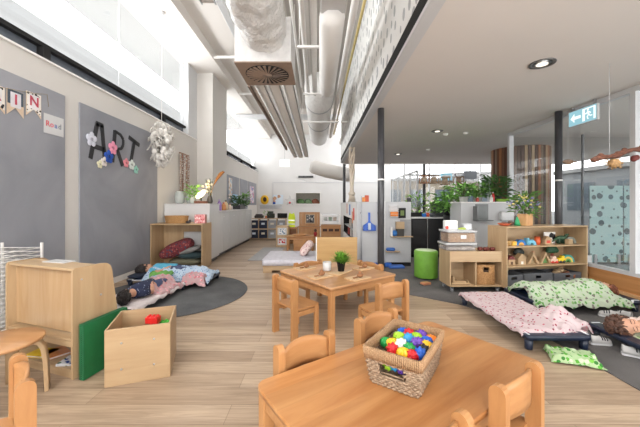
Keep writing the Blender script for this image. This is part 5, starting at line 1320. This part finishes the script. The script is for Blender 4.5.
# hanging branch and ornaments
t = thing('hanging_branch', 'knotty brown branch hanging on strings in front of the glass', 'branch', (0,0,0))
bp = [Vector((2.93+.085*k,3.2+.01*math.sin(k*2),1.715+.021*k+.012*math.sin(k*1.7))) for k in range(10)]
brk = plain((110,70,54),.8,var=.3,scale=40)
MB().tube(bp,[.026+.008*math.sin(k*2.3) for k in range(10)],10).build('stick', brk, t)
m = MB()
for k in (1,3,4,6,8): m.ell(tuple(bp[k]+Vector((0,-.01,.02))),.03,.025,.025,8)
m.build('knots', brk, t)
m = MB()
for x,k in ((3.15,2),(3.45,6),(3.65,9)): m.tube([tuple(bp[k]),(bp[k].x,bp[k].y,LC-.001)],.0025,5)
m.build('strings', M['trim'], t)
t = thing('hanging_ornament', 'dried spiky seed ball hanging below the branch', 'hanging ornament', (3.16,3.2,1.685))
m = MB().ell((0,0,0),.06,.05,.05,12); rnd = random.Random(8)
for k in range(40):
    a_ = rnd.uniform(0,2*PI); e = rnd.uniform(-1.4,1.4); d = Vector((math.cos(a_)*math.cos(e),math.sin(a_)*math.cos(e)*.8,math.sin(e)*.7))
    m.tube([d*.04,d*rnd.uniform(.08,.105)],.004,4)
m.build('spikes', plain((176,140,96),.8,var=.25,scale=60), t); MB().tube([(0,0,.05),(0,0,.09)],.003,5).build('string', M['trim'], t)
t = thing('hanging_ornament', 'dark red seed cluster hanging at the right below the branch', 'hanging ornament', (3.37,3.2,1.735))
MB().ell((0,0,0),.03,.03,.035,10).ell((.03,0,.01),.025,.025,.03,8).build('seeds', plain((110,50,44),.7), t); MB().tube([(0,0,.03),(0,0,.085)],.003,5).build('string', M['trim'], t)
t = thing('hanging_ornament', 'small woven bird mobile hanging in the corner behind the glass', 'hanging ornament', (4.75,5.7,2.05))
MB().ell((0,0,0),.1,.06,.05,10).box(-.14,-.02,-.01,.14,.02,.01).build('body', plain((150,116,90),.8), t); MB().tube([(0,0,.05),(0,0,LC-2.051)],.003,5).build('string', M['trim'], t)

# ================================================================== cots and sleeping children
def cot(label, cx, cy, rz, L_=1.25, W=.56, rail=(226,228,230)):
    """rests on the floor; long axis along local y"""
    t = thing('stacking_cot', label, 'cot', (cx,cy,.0085), rz, 'stacking cots')
    for s in (-1, 1):
        y = s*L_/2
        m = MB()
        out = rrect(-W/2, -.05, W/2, .05, .045)
        m.prism(out, .092, .135, smooth=True, M=T(0, y-s*.05, 0))
        o = m.build('end_frame', M['blue'], t)
        for sx in (-1, 1):
            MB().lathe([(.024,0),(.03,.004),(.034,.0915)],14,(sx*(W/2-.045), y-s*.05, 0)).build('leg', M['blue'], o)
            MB().box(sx*(W/2-.03)-.012, y-s*.105, .1, sx*(W/2-.03)+.012, y-s*.02, .138,.006).build('rail_clip', plain((222,226,230),.4), o)
    for sx in (-1, 1): MB().tube([(sx*(W/2-.025), -L_/2+.1, .115),(sx*(W/2-.025), L_/2-.1, .115)], .012, 8).build('side_rail', plain(rail,.35), t)
    MB().box(-W/2+.036, -L_/2+.105, .112, W/2-.036, L_/2-.105, .118).build('canvas', plain((60,80,120),.8), t)
    return t
def wr(x, y, s, a): return a*(math.sin(x*19+s)*math.sin(y*13+s*2)+.6*math.sin(x*41+y*23+s*3)+.5*math.sin(y*37-x*11+s))
def drape(name, label, cat, cx, cy, z, rz, hx, hy, mt, ov=.06, bump=None, wa=.006, seed=1, n=44, group=None, edge=None, floor=.012, thick=.006):
    """cloth over a flat bed at height z: falls where it passes the edge"""
    def f(u, v):
        X = (2*u-1)*(hx+ov); Y = (2*v-1)*(hy+ov)
        ex = max(0, abs(X)-hx); ey = max(0, abs(Y)-hy); q = math.hypot(ex, ey)
        px = math.copysign(min(abs(X),hx)+ex*.35, X); py = math.copysign(min(abs(Y),hy)+ey*.35, Y)
        if edge:
            k = 1+edge*(math.sin(Y*17+seed)*.5+math.sin(Y*7+seed*2)*.5)*(abs(X)/(hx+ov))**2
            px *= k; py *= 1+edge*(math.sin(X*15+seed)*.6)*(abs(Y)/(hy+ov))**2
        zz = z + (bump(px, py) if bump else 0) + wr(px*2, py*2, seed, wa) - q*.9 + (0 if q else 0) + wa*1.2
        if q: zz += .012*math.sin((px+py)*30+seed)*min(1, q/.05)
        return (px, py, max(zz, floor))
    o = MB().grid(n, n, f).build(name, mt, None, (cx,cy,0), rz, thick=thick)
    return tag(o, label, cat, group)

SKIN = plain((198,150,124), .55, var=.03)
def sleeping_child(label, loc, rz, hair, face=(0,-.72,.69), shirt=(230,226,220), curl=.010, legs=True, pants=(70,80,110)):
    """lies along local +x, crown of the head near x=0, on a bed at z=0 of the local frame"""
    t = thing('person', label, 'person', loc, rz)
    f = Vector(face).normalized(); up = Vector((-1,0,0)); s = f.cross(up).normalized()
    hc = Vector((.1, 0, .082))
    def P(a, b, c): return hc + up*a + s*b + f*c
    FM = Matrix(((s.x,f.x,up.x,hc.x),(s.y,f.y,up.y,hc.y),(s.z,f.z,up.z,hc.z),(0,0,0,1)))
    m = MB()
    m.ell((0,-.008,.012), .070, .082, .083, 20, M=FM)           # skull
    m.ell((0,.022,-.03), .056, .055, .062, 18, M=FM)             # jaw and cheeks
    for q in (-1,1):
        m.ell((q*.032,.052,-.022), .024, .022, .024, 12, M=FM)   # cheeks
        m.ell((q*.071,-.006,-.008), .010, .018, .026, 10, M=FM)  # ears
        m.ell((q*.028,.066,.006), .018, .012, .010, 10, M=FM)    # closed eyelids
    m.ell((0,.078,-.016), .012, .016, .012, 10, M=FM).tube([P(.012,0,.07),P(-.012,0,.088)],[.008,.011],8)
    m.ell((0,.07,-.048), .02, .010, .008, 10, M=FM).ell((0,.062,-.076), .018, .016, .014, 10, M=FM)
    m.tube([P(-.05,0,-.015), Vector((.24,0,.075))], [.036,.04], 12)
    m.tube([(.235,0,.08),(.28,0,.08),(.4,0,.08),(.5,0,.075),(.56,0,.075)], [.05,.078,.085,.078,.08], 16)
    for q in (-1,1):
        m.tube([(.25,q*.07,.075),(.27,q*.11,.07),(.38,q*.145,.06),(.42,q*.13,.07),(.48,q*.09,.105),(.52,q*.05,.125)], [.04,.036,.03,.026,.021,.018], 10)
        for k in range(4): m.tube([(.515,q*.05-.018+k*.011,.13),(.545,q*.03-.018+k*.012,.137),(.566,q*.022-.018+k*.012,.132)], [.0062,.0058,.005], 6)
        m.tube([(.515,q*.062,.132),(.535,q*.062-.004,.143),(.55,q*.056-.004,.143)], [.0065,.006,.005], 6)
        m.tube([(.54,q*.045,.07),(.62,q*.05,.07),(.78,q*.055,.075),(.84,q*.055,.055),(.98,q*.055,.04)], [.065,.06,.042,.038,.026], 12)
        m.tube([(.98,q*.055,.036),(1.0,q*.056,.06),(1.0,q*.06,.085)], [.026,.026,.016], 10)
    body = m.build('body', SKIN, t)
    r = body.modifiers.new('one_skin','REMESH'); r.mode = 'VOXEL'; r.voxel_size = .0052; r.use_smooth_shade = True
    sm_ = body.modifiers.new('soft','SMOOTH'); sm_.iterations = 3; sm_.factor = .5
    # hair
    h = MB(); rnd = random.Random(len(label))
    def hf(d):
        return 1
    h.ell((0,-.022,.024), .079, .082, .086, 24, M=FM)
    for k in range(150):
        a_ = rnd.uniform(0,2*PI); e = rnd.uniform(-1.3,1.5)
        d = Vector((math.cos(a_)*math.cos(e), math.sin(a_)*math.cos(e), math.sin(e)))
        if d.y > .42 and d.z < .62: continue
        if d.z < -.75: continue
        c = Vector((d.x*.078, -.02+d.y*.082, .022+d.z*.086)); tdir = Vector((rnd.uniform(-1,1),rnd.uniform(-1,1),rnd.uniform(-1,.3))).normalized(); tdir = (tdir-d*tdir.dot(d)).normalized()
        pts = [c+tdir*(.016*j-.024)+d*(curl*math.sin(j*1.5+k)) for j in range(5)]
        h.tube([FM @ p for p in pts], [.006,.011,.012,.01,.004], 6)
    h.build('hair', hair, t)
    d_ = MB()
    for q in (-1,1):
        d_.tube([FM @ Vector((q*x,.0775-.22*(x-.028)**2*20,.000-.0035*(1-((x-.028)/.017)**2))) for x in (.012,.018,.024,.03,.036,.043)], .0018, 5)
        d_.tube([FM @ Vector((q*x,.077-.5*(x-.028)**2*8,.024+.003*(1-((x-.028)/.018)**2))) for x in (.012,.02,.028,.036,.044)], .0022, 5)
    d_.build('lashes_and_brows', hair, t)
    MB().ell((0,.0775,-.046), .017, .004, .004, 10, M=FM).ell((0,.0765,-.052), .014, .005, .0045, 10, M=FM).build('lips', plain((196,120,112),.5), t)
    # top
    c = MB().tube([(.238,0,.08),(.28,0,.08),(.4,0,.08),(.5,0,.076),(.6,0,.075)], [.056,.087,.094,.087,.088], 18)
    for q in (-1,1): c.tube([(.25,q*.07,.075),(.27,q*.11,.072),(.34,q*.135,.066)], [.048,.045,.04], 10)
    c.build('top', shirt, t)
    if legs:
        p = MB()
        for q in (-1,1): p.tube([(.56,q*.045,.072),(.62,q*.05,.072),(.78,q*.055,.075),(.84,q*.055,.057),(.95,q*.055,.043)], [.072,.067,.05,.045,.034], 12)
        p.build('trousers', plain(pants,.9), t)
    return t
BROWN = fuzzy('brown_hair',(58,38,30),(98,66,50),60,.5,.6,20)
BLACKH = fuzzy('black_hair',(22,18,18),(44,36,34),60,.5,.6,20)
AUBURN = fuzzy('auburn_hair',(92,48,30),(140,78,48),60,.5,.6,20)
NAVYX = 0
PINKS = dots('pink_spotted',(196,178,180),[(150,60,80),(180,96,110),(136,52,74)],30,.27)
GREENS = dots('green_leaf_print',(178,190,168),[(96,150,76),(128,172,104),(66,118,58),(176,194,160),(110,100,98)],27,.42)
GREENS2 = dots('green_leaf_bright',(162,186,142),[(84,158,52),(52,122,44),(112,180,66),(196,212,180)],30,.45)
BLUED = dots('blue_spotted',(176,194,212),[(60,110,170),(90,140,190),(40,80,140)],36,.28)
PINKB = dots('pink_flowered',(190,156,157),[(214,140,150),(226,170,176),(196,120,130)],22,.36)
NAVYD = dots('navy_spotted',(38,46,74),[(150,160,190)],34,.2)
# -- pink cot, nearest on the right
cot('navy framed cot covered with a pink spotted sheet, nearest on the right', 2.04, 3.13, 0, 1.22)
def pb(x, y):
    z = .0
    d = math.hypot(x*1.0, y+.62); th = math.atan2(x, y+.62)
    if d < .5: z += .02*math.sin(th*9)*(1-d/.5)*min(1, d/.1)
    z += .07*math.exp(-((x-.12)/.11)**2-((y+.28)/.1)**2) + .05*math.exp(-((x-.02)/.06)**2-((y+.42)/.17)**2)
    z += .02*math.cos(x*3)*max(0, y)
    return z
drape('bed_sheet','pink spotted sheet fitted over the nearest cot and gathered at its near end','sheet',2.04,3.15,.147,0,.282,.565,PINKS,.035,pb,.0035,2,64)
drape('blanket','rumpled pink spotted blanket heaped at the right of the near end of the pink cot','blanket',2.22,2.80,.165,.3,.16,.17,PINKS,.05,lambda x,y:.11*math.exp(-(x/.12)**2-(y/.11)**2)+.016*math.sin(x*40+y*12),.014,4,36,edge=.1)
drape('cloth','crumpled bright green leaf print cloth on the floor beside the pink cot','cloth',2.03,2.40,.04,-.35,.15,.09,GREENS2,.05,lambda x,y:.015*math.exp(-(x/.1)**2-(y/.06)**2),.011,5,40,edge=.1,floor=.014)
drape('cloth','pink striped cloth trailing from the pink cot toward the right-edge cot','cloth',2.44,2.84,.12,.5,.09,.06,PINKB,.06,None,.01,14,24,edge=.1,floor=.03)
# -- green cot, behind it
cot('navy framed cot under a green leaf print blanket, in front of the toy shelf', 3.08, 3.70, PI/2, 1.26)
sleeping_child('sleeping child with reddish brown hair under the green leaf print blanket, only hair showing', (3.64,3.70,.117), PI, AUBURN, (0,-.6,.8), plain((200,210,196),.9))
def gb(x, y):
    return .125*math.exp(-(y/.16)**4)*(1 if x < .42 else max(0,1-(x-.42)/.1)) + .05*math.exp(-((x-.25)/.16)**2-((y+.02)/.13)**2)
drape('blanket','white and green leaf print blanket over the child on the cot by the toy shelf','blanket',3.01,3.67,.15,0,.52,.285,GREENS,.075,gb,.009,6,64,edge=.05)
# -- third cot, cut by the right edge
cot('navy framed cot with a sleeping child, cut off by the right edge', 3.15, 2.55, PI/2, 1.24)
cushion('pillow','white and green pillow under the curly haired child at the right edge',(2.74,2.56,.122),PI/2,.17,.13,.012,GREENS,cat='pillow')
sleeping_child('sleeping child with curly brown hair facing the camera, at the right edge', (2.535,2.57,.122), 0, BROWN, (.16,-.86,.42), plain((236,214,206),.9), .016)
drape('blanket','white and green leaf print blanket over the curly haired child at the right edge','blanket',3.27,2.55,.15,0,.36,.27,GREENS,.05,lambda x,y:.155*math.exp(-(y/.17)**4)+.03*math.exp(-((x+.2)/.15)**2-(y/.1)**2),.008,7,54,edge=.04)
# -- white shoes
def shoe(label, x, y, rz, g):
    t = thing('sneaker', label, 'shoe', (x,y,.0085), rz, g)
    out = [(-.085,-.022),(-.07,-.03),(0,-.028),(.05,-.034),(.08,-.024),(.09,0),(.08,.024),(.05,.032),(0,.027),(-.07,.028),(-.085,.02)]
    MB().prism(out,0,.018).build('sole', M['lam'], t)
    up = MB()
    def f(u, v):
        a_ = PI*v; xx = -.082+.168*u
        h = .062-.03*max(0,(u-.35)/.65)**.7 if u > .35 else .062; h *= (1-max(0,(u-.88)/.12)**2*.7); w = .028+.005*math.sin(PI*min(1,u*1.2)); w *= (1-max(0,(u-.86)/.14)**2*.75)
        return (xx, -w*math.cos(a_), .018+h*math.sin(a_)**.7)
    up.grid(16,10,f); up.build('upper', plain((186,184,182),.6), t, thick=.004)
    MB().ell((-.045,0,.081),.03,.02,.006,14).build('opening', M['black'], t)
    for u0 in (.46, .58, .70):
        def g(u, v, u0=u0):
            p = f(u0+.055*u, .12+.76*v); return (p[0], p[1]*1.09, .018+(p[2]-.018)*1.08+.001)
        MB().grid(2, 10, g).build('strap', plain((48,48,54),.6), t, thick=.003)
    return t
shoe('white sneaker left of the pair beside the right-edge cot',2.50,2.66,-.15,'white sneakers beside the right-edge cot')
shoe('white sneaker right of the pair, cut off by the right edge',2.585,2.44,-.6,'white sneakers beside the right-edge cot')
shoe('white shoe on the left under the green blanket hem',3.2,3.30,2.5,'white shoes under the green cot')
shoe('white shoe on the right under the green blanket hem',3.34,3.30,2.0,'white shoes under the green cot')
# -- two cots on the round rug
def low(t, k): t.location.z = .0125; t.scale = (1,1,k)
low(cot('navy ended cot on the round rug with a child in a navy spotted top', -2.23, 3.80, -.05, 1.2), .72)
drape('bed_sheet','white sheet fitted over the cot of the child in the navy spotted top','sheet',-2.23,3.80,.116,-.05,.285,.53,plain((222,212,212),.9),.04,None,.003,9,40,floor=.02)
sleeping_child('sleeping child with black hair in a navy spotted top on the round rug', (-2.2,3.30,.122), PI/2-.05, BLACKH, (.45,.8,.05), NAVYD, .004)
drape('blanket','pink flowered blanket over the legs of the child in the navy spotted top','blanket',-2.18,4.00,.13,-.05,.23,.25,PINKB,.06,lambda x,y:.115*math.exp(-(x/.13)**4),.01,10,44,edge=.08)
low(cot('navy ended cot under a blue spotted blanket by the cube bench', -2.27, 4.79, PI/2, 1.26), .72)
cushion('pillow','navy pillow at the left end of the cot by the cube bench',(-2.80,4.72,.112),PI/2,.18,.12,.025,plain((36,44,62),.9),cat='pillow')
sleeping_child('sleeping child with black hair under the blue spotted blanket', (-2.86,4.79,.135), 0, BLACKH, (.3,.8,.3), plain((90,170,200),.9), .004)
drape('blanket','pale blue spotted blanket over the child on the cot by the cube bench','blanket',-2.15,4.78,.125,0,.48,.28,BLUED,.05,lambda x,y:.115*math.exp(-(y/.16)**4)*(1 if x<.3 else max(.2,1-(x-.3)/.2)),.009,11,56,edge=.05)
drape('cloth','small pink flowered blanket hanging off the cot with the blue blanket','cloth',-1.85,4.50,.165,.15,.14,.1,PINKB,.12,lambda x,y:.04*math.exp(-(x/.1)**2-(y/.08)**2),.014,12,36,edge=.1,floor=.02)
drape('cloth','green scrap of cloth between the two cots on the round rug','cloth',-2.3,4.40,.235,.3,.13,.06,plain((104,160,80),.9),.04,None,.012,13,24,edge=.1,floor=.02)

# ================================================================== light and camera
w = bpy.data.worlds.new('sky'); SC.world = w; w.use_nodes = True
bg = w.node_tree.nodes['Background']; bg.inputs[0].default_value = (1.0, 1.0, 1.0, 1); bg.inputs[1].default_value = 3.0
def area(name, loc, rot, sx, sy, p, c=(1,1,1)):
    l = bpy.data.lights.new(name, 'AREA'); l.shape = 'RECTANGLE'; l.size = sx; l.size_y = sy; l.energy = p; l.color = c
    o = bpy.data.objects.new(name, l); COL.objects.link(o); o.location = loc; o.rotation_euler = rot; return o
def portal(loc, rot, sx, sy):
    o = area('daylight_portal', loc, rot, sx, sy, 1); o.data.cycles.is_portal = True; return o
portal((-3.36, 2.4, 3.96), (0, -PI/2, 0), 1.56, 10)
portal((-3.36, 12.6, 3.96), (0, -PI/2, 0), 1.56, 6.7)
portal((3.0, -2.7, 1.74), (PI/2, 0, 0), 12.4, 1.95)
portal((9.1, 3.5, 1.5), (0, PI/2, 0), 2.6, 12)
portal((6.6, 14.1, 2.2), (-PI/2, 0, 0), 5.2, 3)
area('rear_fill', (2.0, -2.5, .6), (math.radians(142), 0, 0), 10, 1.2, 190)  # added fill behind the camera, tilted up to brighten the low ceiling
area('lobby_fill', (6.5, -2.5, .6), (math.radians(130), 0, .2), 4.5, 1.2, 190)  # added fill out of view, lifts the low ceiling from the lobby side
area('upper_rear_fill', (-1.2, -2.5, 4.0), (math.radians(95), 0, 0), 3.6, 1.6, 170)  # added fill high behind the camera, brightens the ducts and upper void
area('clerestory_daylight', (-3.5, 2.4, 3.84), (0, -PI/2, 0), .42, 9.9, 125)
area('clerestory_daylight', (-3.5, 12.6, 3.84), (0, -PI/2, 0), .42, 6.6, 45)
for x, y in ((2.39,3.2),(2.45,6.16),(2.4,9.0)):
    l = bpy.data.lights.new('downlight_lamp','SPOT'); l.energy = 60; l.spot_size = 2.2; l.spot_blend = .8; l.shadow_soft_size = .08; l.color = (1,.95,.88)
    o = bpy.data.objects.new('downlight_lamp', l); COL.objects.link(o); o.location = (x,y,LC-.04)
l = bpy.data.lights.new('table_lamp_glow','POINT'); l.energy = 5; l.color = (1,.75,.45); l.shadow_soft_size = .1
o = bpy.data.objects.new('table_lamp_glow', l); COL.objects.link(o); o.location = (-2.45,6.3,1.6)

cam = bpy.data.cameras.new('camera'); co = bpy.data.objects.new('camera', cam); COL.objects.link(co)
co.location = (0,0,1.25); co.rotation_euler = (PI/2,0,0)
cam.sensor_width = 36; cam.lens = 300/640*36; cam.shift_x = 2/640; cam.shift_y = -9.5/640; cam.clip_end = 200
SC.camera = co
vs = SC.view_settings; vs.view_transform = 'Standard'; vs.look = 'None'; vs.exposure = .4; vs.gamma = 1; vs.use_curve_mapping = False
